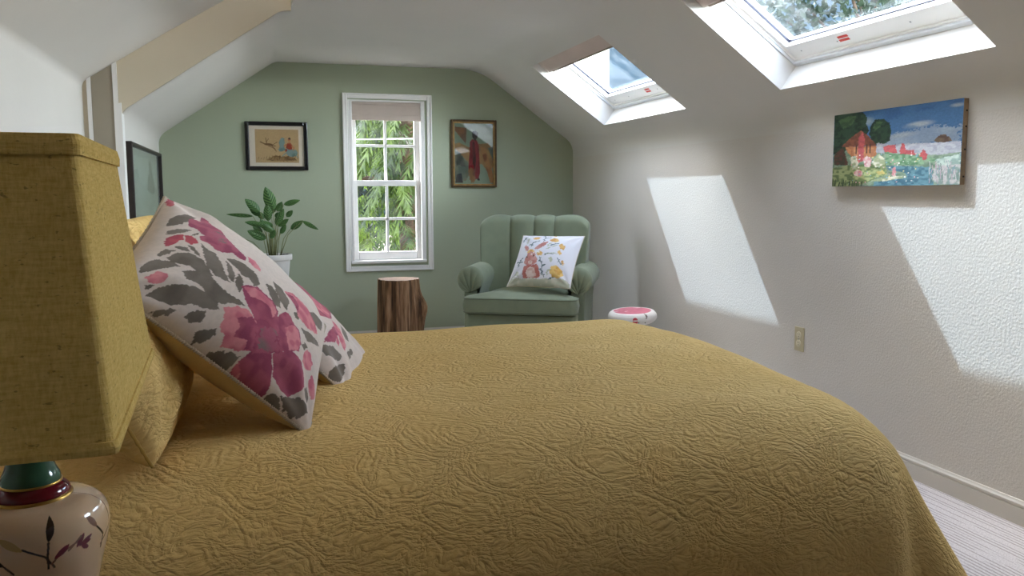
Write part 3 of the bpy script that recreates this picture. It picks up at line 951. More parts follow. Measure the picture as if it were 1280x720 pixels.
def bedspread():
    rc = 0.05
    per = []                                        # (x, y, nx, ny, cornerness)
    def side(p, q, nrm, n):
        for i in range(n):
            f = i / n
            per.append((p[0] + (q[0] - p[0]) * f, p[1] + (q[1] - p[1]) * f, nrm[0], nrm[1], 0.0))
    def corner(c, a0, n):
        for i in range(n):
            f = i / n
            a = a0 + f * PI / 2
            per.append((c[0] + rc * math.cos(a), c[1] + rc * math.sin(a), math.cos(a), math.sin(a), math.sin(f * PI) ** 1.3))
    x0, x1, y0, y1 = BX0 + rc, BX1 - rc, BY0 + rc, BY1 - rc
    side((x0, BY0), (x1, BY0), (0, -1), 110); corner((x1, y0), -PI / 2, 44)
    side((BX1, y0), (BX1, y1), (1, 0), 70); corner((x1, y1), 0, 44)
    side((x1, BY1), (x0, BY1), (0, 1), 110); corner((x0, y1), PI / 2, 30)
    side((BX0, y1), (BX0, y0), (-1, 0), 60); corner((x0, y0), PI, 30)
    N = len(per)
    V, UV, F = [], [], []
    cx, cy = (BX0 + BX1) / 2, (BY0 + BY1) / 2
    # top loops shrink toward a spine
    NT_ = 46
    hx, hy = (BX1 - BX0) / 2, (BY1 - BY0) / 2
    for k in range(NT_, 0, -1):
        f = (k - 1) / (NT_ - 1)                            # 0 = outer loop
        s = f
        for (x, y, nx, ny, c) in per:
            # shrink y fully, x so that the spine keeps (hx-hy) half length
            yy = cy + (y - cy) * (1 - s)
            xx = cx + (x - cx) * ((hx - hy * s) / hx)
            V.append((xx, yy, bedtop(xx, yy))); UV.append((xx, yy))
    R = 0.21
    skirt = [0.012, .03, .05, .075, .10, .125, .15, .18, .21, .24, .27, .30, .33, .37, .41, .45, .49, .53, .57, .61, .64, .66]
    for d in skirt:
        for (x, y, nx, ny, c) in per:
            ro = .12 * nx * nx + (.33 if ny < 0 else .17) * ny * ny          # soft rolled near edge, tighter foot
            rd = .15 * nx * nx + (.25 if ny < 0 else .16) * ny * ny
            r = (ro + rd) / 2
            fl = math.radians(5 + 27 * c)
            arc = r * (PI / 2 - fl)
            if d < arc:
                a = d / r
                out, dn = ro * math.sin(a), rd * (1 - math.cos(a))
            else:
                a0 = arc / r
                e = d - arc
                out = ro * math.sin(a0) + e * math.sin(fl)
                dn = rd * (1 - math.cos(a0)) + e * math.cos(fl)
                am = min(1, e / .35)
                ph = x * 9 + y * 7
                out += am * 0.014 * math.sin(ph * 1.3 + 1.0) * (1 - c) + am * 0.010 * math.sin(ph * 2.9) * (1 - c)
            if nx > .02 and ny < -.02:                                # soft valley where the side meets the corner cone
                psi = math.degrees(math.atan2(nx, -ny))
                out -= .045 * min(1, max(0, d - .22) / .3) * math.exp(-((psi - 20) / 8) ** 2)
            # stretched cloth pulls the corner in a little before it falls
            if nx < -0.3:
                out = min(out, 0.105 + 0.0 * out)
            xx, yy = x + nx * out, y + ny * out
            xx = max(xx, XN + .02)
            z = bedtop(x, y) - dn
            z += 0.004 * mnoise.noise(Vector((xx * 5, yy * 5, d * 6)))
            V.append((xx, yy, max(z, 0.03))); UV.append((x + nx * d, y + ny * d))
    rows = NT_ + len(skirt)
    for k in range(rows - 1):
        for i in range(N):
            j = (i + 1) % N
            F.append((k * N + i, (k + 1) * N + i, (k + 1) * N + j, k * N + j))
    o = mesh_obj('bedspread', V, F, M['quilt'], None, True, uvs=UV)
    bm = bmesh.new(); bm.from_mesh(o.data)
    bmesh.ops.remove_doubles(bm, verts=bm.verts, dist=0.0004)
    bmesh.ops.recalc_face_normals(bm, faces=bm.faces)
    bm.to_mesh(o.data); bm.free()
    md = o.modifiers.new('cloth', 'SOLIDIFY'); md.thickness = 0.006; md.offset = -1
    return o
bs = bedspread()
tag(bs, 'mustard yellow quilted bedspread draped over the whole bed', 'bedspread')

bed = thing('bed', 'bed beneath the mustard yellow quilted bedspread', 'bed', (0.2, 2.045, 0))
box('mattress', (-.94, -.66, .36), (.90, .66, .60), M['mattress'], bed, .05, 4, True)
box('box_spring', (-.94, -.66, .12), (.90, .66, .352), M['divan'], bed, .02)
for sx in (-.85, .80):
    for sy in (-.55, .55):
        box('leg', (sx - .03, sy - .03, 0), (sx + .03, sy + .03, .12), M['wood'], bed, .005)

# ------------------------------------------------------------------ pillows
def pillow_geo(w, h, t, n=90, pull=0.06, wr=0.004, seed=0, full=0.52):
    """returns (u,v grid) front and back point arrays"""
    g = np.linspace(-1, 1, n)
    g = np.sign(g) * (1 - (1 - np.abs(g)) ** 1.25)
    U, Vv = np.meshgrid(g, g)
    X = w / 2 * U * (1 - pull * (1 - Vv ** 2))
    Y = h / 2 * Vv * (1 - pull * (1 - U ** 2))
    th = np.maximum((1 - U ** 2), 0) ** full * np.maximum((1 - Vv ** 2), 0) ** full
    Z = np.zeros_like(X)
    for j in range(n):
        for i in range(n):
            Z[j, i] = wr * (mnoise.noise(Vector((X[j, i] * 9, Y[j, i] * 9, seed))) + .6 * mnoise.noise(Vector((X[j, i] * 22, Y[j, i] * 22, seed + 4)))) * min(1, th[j, i] * 2)
    # puckers running in from the corners
    for sx in (-1, 1):
        for sy in (-1, 1):
            dx, dy = 1 - sx * U, 1 - sy * Vv
            rr = np.hypot(dx, dy); an = np.arctan2(dy, dx)
            Z += 0.012 * w * np.sin(an * 9 + seed) * np.exp(-((rr - .38) / .25) ** 2) * np.minimum(1, th * 2)
    front = np.stack([X, Y, Z + t / 2 * th], -1).reshape(-1, 3)
    back = np.stack([X, Y, Z * .5 - t / 2 * th], -1).reshape(-1, 3)
    uv = np.stack([(U + 1) / 2, (Vv + 1) / 2], -1).reshape(-1, 2)
    rim = [0 * n + i for i in range(n)] + [j * n + n - 1 for j in range(1, n)] + [(n - 1) * n + i for i in range(n - 2, -1, -1)] + [j * n for j in range(n - 2, 0, -1)]
    return front, back, uv, rim, n

def sample(cv, uv):
    i = np.clip((uv[:, 0] * (cv.m - 1)).round().astype(int), 0, cv.m - 1)
    j = np.clip((uv[:, 1] * (cv.n - 1)).round().astype(int), 0, cv.n - 1)
    return cv.a[j, i]

def cord(front, back, rim, rad, wob=0.0, offs=0.0, seg=6):
    pts = []
    for k, r in enumerate(rim):
        p = Vector(front[r])
        q = p.copy(); q.normalize()
        p = p + Vector((q.x, q.y, 0)) * offs
        rr = rad * (1 + wob * math.sin(k * 2.1) + wob * .6 * math.sin(k * 4.7))
        pts.append((p, rr))
    V, F = [], []
    n = len(pts)
    for k in range(n):
        d = (pts[(k + 1) % n][0] - pts[k - 1][0]).normalized()
        s = d.cross(Vector((0, 0, 1))).normalized(); up = s.cross(d)
        for i in range(seg):
            a = 2 * PI * i / seg
            V.append(pts[k][0] + (s * math.cos(a) + up * math.sin(a)) * pts[k][1])
    for k in range(n):
        for i in range(seg):
            F.append((k * seg + i, k * seg + (i + 1) % seg, ((k + 1) % n) * seg + (i + 1) % seg, ((k + 1) % n) * seg + i))
    return V, F

def make_pillow(root, w, h, t, front_mat, back_mat, cv=None, n=90, trim=None, trim_r=0.004, wob=0.3, seed=0, pull=0.04, wr=0.004, quilt_uv=None, full=0.52):
    fr, bk, uv, rim, n = pillow_geo(w, h, t, n, pull, wr, seed, full)
    cols = sample(cv, uv) if cv is not None else None
    uvs = None if quilt_uv is None else uv * np.array([w, h]) + np.array(quilt_uv)
    mesh_obj('front_panel', fr, grid_faces(n, n), front_mat, root, True, cols=cols, uvs=uvs)
    f2, b2, uv2, _, n2 = pillow_geo(w, h, t, min(n, 90), pull, wr, seed, full)
    mesh_obj('back_panel', b2, grid_faces(n2, n2, flip=True), back_mat, root, True, uvs=None if quilt_uv is None else uv2 * np.array([w, h]) + np.array(quilt_uv))
    if trim:
        V, F = cord(fr, bk, rim, trim_r, wob)
        mesh_obj('edging', V, F, trim, root)

# printed floral cotton
G1, G2 = rgb(112, 102, 92), rgb(124, 114, 104)
PK = {'g': (G1, G2), 'c': (rgb(186, 82, 92), rgb(170, 70, 86)), 'm': (rgb(172, 90, 108), rgb(152, 72, 96)), 'p': (rgb(214, 136, 142), rgb(198, 108, 124)),
      'x': (rgb(132, 108, 108), rgb(168, 92, 110))}
GROUND = rgb(212, 198, 188)
def floral(shapes, seed, extra=()):
    cv = Canvas(460, 460, GROUND)
    cv.k = seed
    for key, pts in list(extra) + shapes:
        a, b = PK[key]
        mx_, my_ = sum(p[0] for p in pts) / len(pts), sum(p[1] for p in pts) / len(pts)
        gr = {'g': 1.05, 'x': 1.0}.get(key, 1.03)
        cv.poly([((mx_ + (x - mx_) * gr) / 1000, (my_ + (y - my_) * gr) / 1000) for x, y in pts], a, b, 34 if key in 'mpc' else 18, 0.008 if key != 'x' else 0.04)
    # little dry-brush gaps in the leaves and a pale vein
    cv.grain(0.05, 90, seed)
    return cv
cvA = floral(PILLOW_A, 10)
# second pillow shows its lower right quarter; the rest repeats the print
cvB = floral(PILLOW_B, 40, [(k, [(x - 330, y + 120) for x, y in pts]) for k, pts in PILLOW_A[:22]])
def frame_matrix(o, ex, ey):
    ex = Vector(ex).normalized(); ey = Vector(ey); ey = (ey - ex * ey.dot(ex)).normalized(); ez = ex.cross(ey)
    m = Matrix((ex, ey, ez)).transposed().to_4x4()
    m.translation = Vector(o)
    return m
pa = thing('floral_pillow', 'large pillow printed with pink flowers and grey leaves, tan back showing, nearest the lamp', 'pillow', group='floral pillows on the bed',
           matrix=frame_matrix((-0.056, 1.790, 0.869), (.7346, .1181, -.6681), (.1412, .9365, .3209)))
make_pillow(pa, .455, .455, .21, M['print'], M['linen'], cvA, 330, M['trim_cord'], .0035, .35, 2)
pb = thing('floral_pillow', 'floral pillow half hidden behind the large one, its corners reaching onto the bedspread', 'pillow', group='floral pillows on the bed',
           matrix=frame_matrix((0.086, 2.215, 0.772), (.7051, -.1949, -.6818), (.2357, .9712, -.0338)))
make_pillow(pb, .455, .455, .135, M['print'], M['linen'], cvB, 330, M['trim_cord'], .0035, .35, 5)

# yellow quilted shams leaning at the head of the bed
def sham(label, loc, ex, ey, w, h, t, seed, group):
    r = thing('pillow_sham', label, 'pillow', group=group, matrix=frame_matrix(loc, ex, ey))
    make_pillow(r, w, h, t, M['quilt'], M['quilt'], None, 90, M['quilt_edge'], .003, .2, seed, .015, .006, (seed * .37, seed * .21), .36)
    return r
M['quilt_edge'] = mk_fabric('mustard_binding', rgb(196, 158, 84), 700, .3)
sham('yellow quilted pillow sham behind the lampshade, one corner resting on the bed', SHAM1[0], SHAM1[1], SHAM1[2], .66, .50, .20, 3, 'yellow pillow shams')
sham('yellow quilted pillow sham peeking out behind the floral pillow, below the dark framed print', SHAM2[0], SHAM2[1], SHAM2[2], .66, .50, .20, 6, 'yellow pillow shams')

# ------------------------------------------------------------------ lamp on its nightstand
LX, LY = -0.2047, 0.832
ns = thing('nightstand', 'dark wooden nightstand under the cream table lamp', 'nightstand', (LX - .05, LY - .05, 0))
box('tabletop', (-.23, -.21, .620), (.23, .21, .640), M['wood'], ns, .004)
box('body', (-.21, -.19, .30), (.21, .19, .620), M['wood'], ns, .003)
dr = box('drawer', (-.19, -.200, .46), (.19, -.19, .60), M['wood'], ns, .004)
box('knob', (-.015, -.222, .52), (.015, -.200, .55), M['brass'], dr, .006)
for sx in (-.19, .19):
    for sy in (-.17, .17):
        box('leg', (sx - .02, sy - .02, 0), (sx + .02, sy + .02, .30), M['wood'], ns, .004)

lamp = thing('table_lamp', 'table lamp with mustard linen shade and painted cream porcelain vase base', 'lamp', (LX, LY, 0.640), (0, 0, .047))
def shade():
    z0, z1 = .918 - .640, 1.1444 - .640
    b, t = (.093, .198), (.071, .139)
    def ring(hx, hy, z, r=.008, k=5):
        P = []
        for (sx, sy, a0) in ((1, -1, -PI / 2), (1, 1, 0), (-1, 1, PI / 2), (-1, -1, PI)):
            for i in range(k):
                a = a0 + PI / 2 * i / (k - 1)
                P.append((sx * (hx - r) + r * math.cos(a), sy * (hy - r) + r * math.sin(a), z))
        return P
    def loft(name, rings, parent):
        V = [p for r_ in rings for p in r_]
        n = len(rings[0]); F = []
        for k in range(len(rings) - 1):
            for i in range(n):
                j = (i + 1) % n
                F.append((k * n + i, k * n + j, (k + 1) * n + j, (k + 1) * n + i))
        return mesh_obj(name, V, F, M['shade'], parent, False)
    K = 12
    outer = [ring(b[0] + (t[0] - b[0]) * k / K, b[1] + (t[1] - b[1]) * k / K, z0 + (z1 - z0) * k / K) for k in range(K + 1)]
    inner = [ring(b[0] - .003 + (t[0] - b[0]) * k / K, b[1] - .003 + (t[1] - b[1]) * k / K, z0 + (z1 - z0) * k / K) for k in range(K, -1, -1)]
    sh = loft('lamp_shade', outer + inner + [outer[0]], lamp)
    def band(f0, f1, e):
        q = lambda f, e_: ring(b[0] + (t[0] - b[0]) * f + e_, b[1] + (t[1] - b[1]) * f + e_, z0 + (z1 - z0) * f)
        return [q(f0, .0005), q(f0, e), q((f0 + f1) / 2, e + .0012), q(f1, e), q(f1, -.004)]
    loft('trim_band', band(.935, 1.004, .0022), sh)
    loft('trim_band', band(-.004, .035, .0016), sh)
shade()
def spline(prof, n):
    P = [Vector((a, b)) for a, b in prof]
    out = []
    for i in range(len(P) - 1):
        p0, p1, p2, p3 = P[max(i - 1, 0)], P[i], P[i + 1], P[min(i + 2, len(P) - 1)]
        for k in range(n):
            t = k / n
            out.append(tuple(0.5 * ((2 * p1) + (p2 - p0) * t + (2 * p0 - 5 * p1 + 4 * p2 - p3) * t * t + (3 * p1 - p0 - 3 * p2 + p3) * t ** 3)))
    out.append(tuple(P[-1]))
    return out
zl = lambda z: z - .640
body = spline([(.040, zl(.662)), (.043, zl(.70)), (.0520, zl(.750)), (.0605, zl(.785)), (.0627, zl(.804)), (.0590, zl(.818)), (.0480, zl(.827)), (.0320, zl(.830))], 34)
CR = rgb(226, 192, 156)
def vase_cols():
    """painted sprigs on the side turned to the bed and the camera"""
    m, n = 900, len(body)
    cols = np.zeros((n, m, 3)); cols[:] = CR
    a_cam = math.atan2(-LY, -LX) - .047
    Z = np.array([b[1] for b in body]); 
    A = (np.arange(m) / m * 2 * PI - a_cam + PI) % (2 * PI) - PI
    AA, ZZ = np.meshgrid(A * .060, Z)                    # metres around, metres up
    def px(x, y):                                        # photo sprig layout, quarter-pixel units about the axis of the vase
        r = 345 if y < 560 else (335 if y < 640 else 305)
        return math.asin(max(-.98, min(.98, (x - 148) / r))) * .060, zl(1.1 - ((540 + y / 4) - 246) / 1053 * .70) + .004
    def stroke(pts, w, col):
        P = [px(*p) for p in pts]
        mk = np.zeros(AA.shape, bool)
        for (x1, y1), (x2, y2) in zip(P[:-1], P[1:]):
            dx, dy = x2 - x1, y2 - y1; L = dx * dx + dy * dy + 1e-12
            t = np.clip(((AA - x1) * dx + (ZZ - y1) * dy) / L, 0, 1)
            mk |= np.hypot(AA - x1 - t * dx, ZZ - y1 - t * dy) < w
        cols[mk] = col
    def leaf(x1, y1, x2, y2, w, col):
        (a, b), (c, d) = px(x1, y1), px(x2, y2)
        dx, dy = c - a, d - b; L = math.hypot(dx, dy)
        t = ((AA - a) * dx + (ZZ - b) * dy) / L / L; s = np.abs((-(AA - a) * dy + (ZZ - b) * dx) / L)
        cols[(t > 0) & (t < 1) & (s < w * np.sin(np.clip(t, 0, 1) * PI) ** .7)] = col
    DK, GD, BR, BU = rgb(52, 38, 34), rgb(196, 160, 104), rgb(132, 92, 74), rgb(116, 24, 44)
    w = .0009
    stroke([(215, 760), (180, 690), (95, 632)], w, DK); leaf(100, 640, 2, 570, .0032, GD)
    stroke([(192, 760), (190, 690), (200, 620)], w, DK); leaf(200, 615, 228, 500, .0032, DK)
    stroke([(205, 740), (240, 690), (300, 660)], w, BR); leaf(215, 715, 272, 655, .0026, BU)
    for a in ((300, 690, 350, 625), (310, 690, 362, 650), (312, 680, 358, 675), (320, 690, 350, 715)):
        leaf(*a, .0022, BU)
    stroke([(270, 690), (335, 635)], w, BR)
    stroke([(408, 760), (412, 690), (405, 620)], w, DK); leaf(408, 625, 380, 545, .0030, BR)
    stroke([(405, 740), (440, 660), (468, 560), (476, 430)], w, BR)
    stroke([(60, 760), (20, 700)], w, DK); leaf(30, 715, -30, 660, .003, DK)
    return cols.reshape(-1, 3)
V, F = [], []
m = 900
for (r, z) in body:
    for i in range(m):
        a = 2 * PI * i / m
        V.append((r * math.cos(a), r * math.sin(a), z))
for k in range(len(body) - 1):
    for i in range(m):
        j = (i + 1) % m
        F.append((k * m + i, k * m + j, (k + 1) * m + j, (k + 1) * m + i))
mesh_obj('vase_body', V, F, M['vase'], lamp, True, cols=vase_cols())
lathe('gold_rim', [(.0300, zl(.8285)), (.0335, zl(.8295)), (.0335, zl(.8315)), (.0295, zl(.8325))], M['gold'], lamp)
lathe('collar', spline([(.0305, zl(.831)), (.0318, zl(.834)), (.0300, zl(.838)), (.0262, zl(.8415)), (.0240, zl(.8425))], 6), M['glaze_red'], lamp)
lathe('gold_rim', [(.0235, zl(.8415)), (.0256, zl(.8422)), (.0256, zl(.8438)), (.0235, zl(.8445))], M['gold'], lamp)
lathe('neck', spline([(.0246, zl(.844)), (.0240, zl(.849)), (.0205, zl(.857)), (.0182, zl(.868)), (.0180, zl(.880)), (.0150, zl(.884))], 8), M['glaze_green'], lamp)
lathe('foot', [(.052, 0), (.052, .008), (.044, .014), (.040, .024), (.036, .024)], M['gold'], lamp)
lathe('socket', [(.010, zl(.884)), (.017, zl(.888)), (.017, zl(.940)), (.013, zl(.945))], M['brass'], lamp, 24)
lathe('bulb', spline([(.012, zl(.945)), (.014, zl(.960)), (.029, zl(.995)), (.029, zl(1.015)), (.016, zl(1.035)), (.001, zl(1.040))], 5), M['white'], lamp, 24)
hp = [(.0, .02, zl(.89)), (.0, .045, zl(.93)), (.0, .05, zl(1.0)), (.0, .03, zl(1.08)), (0, 0, zl(1.135)), (0, -.03, zl(1.08)), (.0, -.05, zl(1.0)), (.0, -.045, zl(.93)), (.0, -.02, zl(.89))]
tube('harp', hp, .0016, M['brass'], lamp)
tube('spider', [(-.071, 0, zl(1.136)), (0, 0, zl(1.137)), (.071, 0, zl(1.136))], .0016, M['brass'], lamp)
tube('spider', [(0, -.139, zl(1.136)), (0, 0, zl(1.137)), (0, .139, zl(1.136))], .0016, M['brass'], lamp)

# ------------------------------------------------------------------ pictures
def wall_picture(name, label, cat, loc, rotz, W, H, fw, depth, fmat, group=None):
    """local: x right, -y towards the room, z up; origin at the centre on the wall"""
    r = thing(name, label, cat, loc, (0, 0, rotz), group)
    fr = boxes('frame', ring_boxes(-W / 2, W / 2, -H / 2, H / 2, fw, -depth, 0), fmat, r, min(.005, depth * .3))
    return r, fr

# hunting scene in a black frame
pc, pf = wall_picture('framed_print', 'black framed print of a rider and leaping hound on tan paper', 'picture', (.1475, YF - .001, 1.443), 0, .430, .340, .026, .022, M['black'])
boxes('inner_lip', ring_boxes(-.191, .191, -.146, .146, .004, -.015, -.004), M['darkframe'], pc)
box('mat_board', (-.19, -.008, -.145), (.19, -.005, .145), M['mat'], pc)
cv = Canvas(150, 110, rgb(190, 160, 118)); cv.grain(.05, 30, 3)
BL, BRN, RD, DKB, SK = rgb(128, 150, 146), rgb(118, 88, 58), rgb(150, 62, 46), rgb(70, 52, 40), rgb(184, 122, 84)
cv.poly([(.25, .08), (.33, .17), (.45, .22), (.62, .19), (.78, .21), (.90, .16), (.95, .08), (.8, .05), (.4, .04)], BRN, rgb(150, 118, 80), 20, .06)
cv.stroke([(.12, .62), (.24, .55), (.33, .52), (.46, .50)], .014, BRN); cv.ell(.30, .55, .10, .035, BRN, ang=-.1)
cv.stroke([(.27, .56), (.25, .68), (.24, .74)], .008, BRN); cv.stroke([(.25, .62), (.31, .72)], .006, BRN); cv.stroke([(.38, .52), (.50, .62)], .008, BRN); cv.stroke([(.38, .50), (.46, .40)], .008, BRN)
cv.stroke([(.30, .50), (.42, .44), (.48, .34)], .008, BRN)
cv.poly([(.52, .40), (.56, .48), (.54, .62), (.60, .76), (.67, .74), (.68, .60), (.66, .48), (.70, .38), (.62, .34), (.55, .34)], BL, rgb(108, 132, 130), 10, .03)
cv.ell(.84, .30, .13, .12, BL, rgb(104, 128, 120), cells=9); cv.ell(.76, .38, .07, .08, BL)
cv.stroke([(.70, .30), (.62, .20)], .012, BL); cv.stroke([(.92, .26), (.97, .16)], .012, BL)
cv.poly([(.70, .46), (.74, .60), (.80, .62), (.86, .52), (.84, .40), (.76, .40)], SK, RD, 8)
cv.ell(.78, .69, .034, .05, SK); cv.poly([(.75, .71), (.78, .77), (.82, .74), (.81, .69)], DKB)
cv.stroke([(.72, .56), (.66, .50)], .012, SK); cv.poly([(.68, .38), (.72, .44), (.73, .36), (.69, .32)], RD)
cv.stroke([(.84, .50), (.89, .46), (.87, .38)], .012, SK)
for k in range(16):
    x = .06 + .06 * k; cv.stroke([(x, .10 + .02 * math.sin(k * 3)), (x + .02, .18 + .03 * math.sin(k * 5))], .003, DKB)
painted_quad('artwork', cv, (-.147, -.0086, -.117), (.298, 0, 0), (0, 0, .234), M['paper'], pc)
box('glass', (-.188, -.0125, -.143), (.188, -.0105, .143), M['picglass'], pc)

# robed figure under glass, gilt frame
pg, gf = wall_picture('gilt_framed_picture', 'gilt framed glazed picture of a figure in a long dark red robe', 'picture', (1.591, YF - .001, 1.404), 0, .356, .508, .016, .024, M['darkgold'])
boxes('gilt_slip', ring_boxes(-.1625, .1625, -.2385, .2385, .011, -.020, -.004), M['oldgold'], pg, .003)
cv = Canvas(110, 160, rgb(118, 136, 116)); cv.grain(.04, 20, 5)
OC = rgb(148, 116, 72)
cv.poly([(0, .45), (0, .66), (.12, .68), (.40, .60), (.62, .66), (.86, .68), (1, .58), (1, .30), (.9, .16), (.7, .34), (.5, .30)], OC, rgb(128, 100, 64), 8, .02)
cv.poly([(0, .60), (.36, .36), (.40, .20), (.30, .05), (0, .08)], rgb(88, 98, 84), rgb(110, 112, 92), 7)
cv.poly([(.66, .62), (.80, .60), (.98, .20), (1, .02), (.92, .02)], rgb(112, 66, 40), rgb(150, 108, 66), 9)
cv.poly([(.86, .60), (1, .62), (1, .38)], rgb(84, 96, 84))
cv.poly([(.30, .66), (.02, .88), (.02, .94), (.32, .92)], rgb(122, 84, 56), rgb(96, 70, 50), 9)
cv.poly([(.04, .40), (.10, .52), (.16, .52), (.22, .42), (.30, .30), (.18, .30), (.06, .32)], rgb(52, 58, 52), rgb(74, 78, 70), 14, .06)
cv.poly([(.40, .69), (.46, .74), (.58, .72), (.63, .64), (.66, .20), (.62, .10), (.52, .07), (.46, .14), (.36, .26), (.39, .50)], rgb(118, 34, 40), rgb(88, 24, 32), 9, .01)
cv.poly([(.46, .69), (.52, .70), (.56, .40), (.52, .20), (.47, .40)], rgb(76, 30, 34), rgb(60, 30, 32), 9)
cv.poly([(.47, .42), (.54, .44), (.52, .34), (.47, .32)], rgb(52, 34, 30))
cv.ell(.53, .80, .070, .064, rgb(40, 34, 32)); cv.poly([(.46, .80), (.47, .87), (.56, .88), (.61, .84), (.60, .80)], rgb(30, 28, 26)); cv.poly([(.50, .72), (.56, .72), (.57, .78), (.49, .78)], rgb(44, 34, 30))
cv.poly([(.36, .24), (.44, .26), (.52, .24), (.54, .04), (.44, .02), (.38, .10)], rgb(128, 96, 66), rgb(96, 72, 58), 12, .05)
cv.poly([(.02, .02), (.06, .16), (.18, .18), (.22, .02)], rgb(48, 48, 46)); cv.poly([(.58, .10), (.64, .10), (.65, .06), (.59, .06)], rgb(40, 30, 28))
painted_quad('artwork', cv, (-.153, -.0066, -.229), (.306, 0, 0), (0, 0, .458), M['paper'], pg)
box('glass', (-.157, -.0125, -.233), (.157, -.0105, .233), M['picglass'], pg)

# wide misty print on the left wall
Ym, Zm = (4.70 + 6.10) / 2, 1.003
pl_, lf = wall_picture('framed_print', 'large dark framed print of misty grey hills hanging on the left wall', 'picture', (XL + .001, Ym, Zm), PI / 2, 1.40, .740, .018, .034, M['darkframe'])
box('mat_board', (-.68, -.012, -.35), (.68, -.008, .35), M['bluemat'], pl_)
cv = Canvas(170, 80, rgb(206, 222, 214))
cv.poly([(0, 0), (0, .75), (.14, .82), (.24, .62), (.38, .48), (.5, .62), (.6, .45), (.75, .4), (.88, .52), (1, .45), (1, 0)], rgb(176, 192, 184), rgb(190, 206, 198), 8, .05)
cv.poly([(.5, .45), (.55, .72), (.6, .70), (.62, .95), (.70, 1.0), (.74, .80), (.80, .62), (.86, .44), (.7, .36)], rgb(122, 136, 130), rgb(140, 156, 148), 9, .04)
cv.poly([(0, 0), (0, .3), (.2, .34), (.45, .22), (.7, .30), (1, .18), (1, 0)], rgb(170, 186, 176), rgb(186, 202, 192), 9, .05)
painted_quad('artwork', cv, (-.53, -.0126, -.022), (1.12, 0, 0), (0, 0, .330), M['paper'], pl_)
box('glass', (-.68, -.0175, -.35), (.68, -.0155, .35), M['picglass'], pl_)

# unframed landscape canvas on the right wall
pY0, pY1, pZ0, pZ1 = 2.414, 3.107, 1.127, 1.428
cp = thing('landscape_painting', 'unframed oil painting of a thatched cottage garden beside a pond', 'picture', (XR, (pY0 + pY1) / 2, (pZ0 + pZ1) / 2), (0, 0, -PI / 2))
w, h, dp = pY1 - pY0, pZ1 - pZ0, .024
cv = Canvas(420, 190, rgb(52, 104, 150))
cv.poly([(0, 0), (1, 0), (1, .45), (0, .5)], rgb(108, 132, 104), rgb(140, 158, 128), 30, .02)
cv.poly([(0, .55), (.3, .75), (.6, .9), (1, .96), (1, 1), (0, 1)], rgb(40, 92, 142), rgb(54, 108, 156), 8, .05)
cv.poly([(.42, .5), (1, .5), (1, .68), (.8, .72), (.6, .66), (.45, .64)], rgb(142, 158, 172), rgb(120, 140, 162), 9, .08)
cv.ell(.70, .75, .13, .05, rgb(158, 164, 168), rgb(110, 136, 160), .12, .6); cv.ell(.58, .64, .14, .045, rgb(150, 158, 164), None, .1, .7); cv.ell(.30, .86, .07, .08, rgb(140, 156, 164), None, .7, .8); cv.ell(.96, .93, .06, .03, rgb(150, 160, 168), None, 0, .7)
LC = {'t': (rgb(42, 70, 46), rgb(28, 50, 36)), 'u': (rgb(70, 100, 54), rgb(54, 82, 48)), 'v': (rgb(92, 68, 56), rgb(112, 92, 70)), 'k': (rgb(176, 174, 176), rgb(160, 156, 164)),
      'r': (rgb(196, 74, 72), rgb(176, 66, 70)), 'l': (rgb(92, 136, 92), rgb(134, 168, 124)), 'h': (rgb(140, 76, 46), rgb(116, 62, 42)), 'b': (rgb(200, 128, 66), rgb(178, 106, 56)),
      'q': (rgb(96, 54, 40), rgb(70, 60, 40)), 'e': (rgb(96, 112, 60), rgb(150, 158, 96)), 'n': (rgb(178, 182, 112), rgb(120, 140, 80)), 'w': (rgb(96, 142, 154), rgb(60, 108, 126)),
      'z': (rgb(186, 200, 184), rgb(142, 164, 150)), 'y': (rgb(132, 150, 138), rgb(190, 178, 174)), 'f': (rgb(222, 214, 186), rgb(160, 168, 120)), 'F': (rgb(214, 128, 132), rgb(226, 190, 180)), 'Y': (rgb(222, 196, 96), rgb(200, 176, 84))}
for key, pts in LANDSCAPE:
    cv.poly([(x / 1000, y / 1000) for x, y in pts], *LC[key], cells=40, rough=.012)
r_ = random.Random(4)
for k in range(60):                                   # reeds on the right bank
    x = r_.uniform(.79, .99); y = r_.uniform(.02, .22); cv.stroke([(x, y), (x + r_.uniform(-.01, .01), y + r_.uniform(.03, .09))], .0022, r_.choice([rgb(206, 196, 190), rgb(92, 116, 104), rgb(186, 150, 160), rgb(120, 146, 150)]))
for k in range(90):                                   # blossom and water flecks
    x = r_.uniform(.15, .72); y = r_.uniform(.03, .42); cv.ell(x, y, r_.uniform(.003, .008), r_.uniform(.005, .012), r_.choice([rgb(228, 220, 206), rgb(222, 160, 160), rgb(230, 206, 120), rgb(150, 180, 150), rgb(120, 170, 184)]))
for x in (.30, .33, .21):
    cv.stroke([(x, .44), (x, .56)], .006, rgb(92, 58, 40))
for k in range(24):
    x = r_.uniform(.0, .28); cv.stroke([(x, .0), (x + .006, r_.uniform(.04, .10))], .0028, rgb(44, 60, 40))
cv.grain(.10, 90, 9)
g_ = cv.a.mean(axis=2, keepdims=True); cv.a = cv.a * .82 + g_ * .18
painted_quad('painted_face', cv, (-w / 2, -dp - .0006, -h / 2), (w, 0, 0), (0, 0, h), M['paint'], cp)
box('canvas', (-w / 2, -dp, -h / 2), (w / 2, -.002, h / 2), M['canvas_edge'], cp, .002)
for zz in (-.125, -.03, .05, .105):
    box('tack', (w / 2 - .0005, -.013, zz), (w / 2 + .0012, -.007, zz + .006), M['slot'], cp)

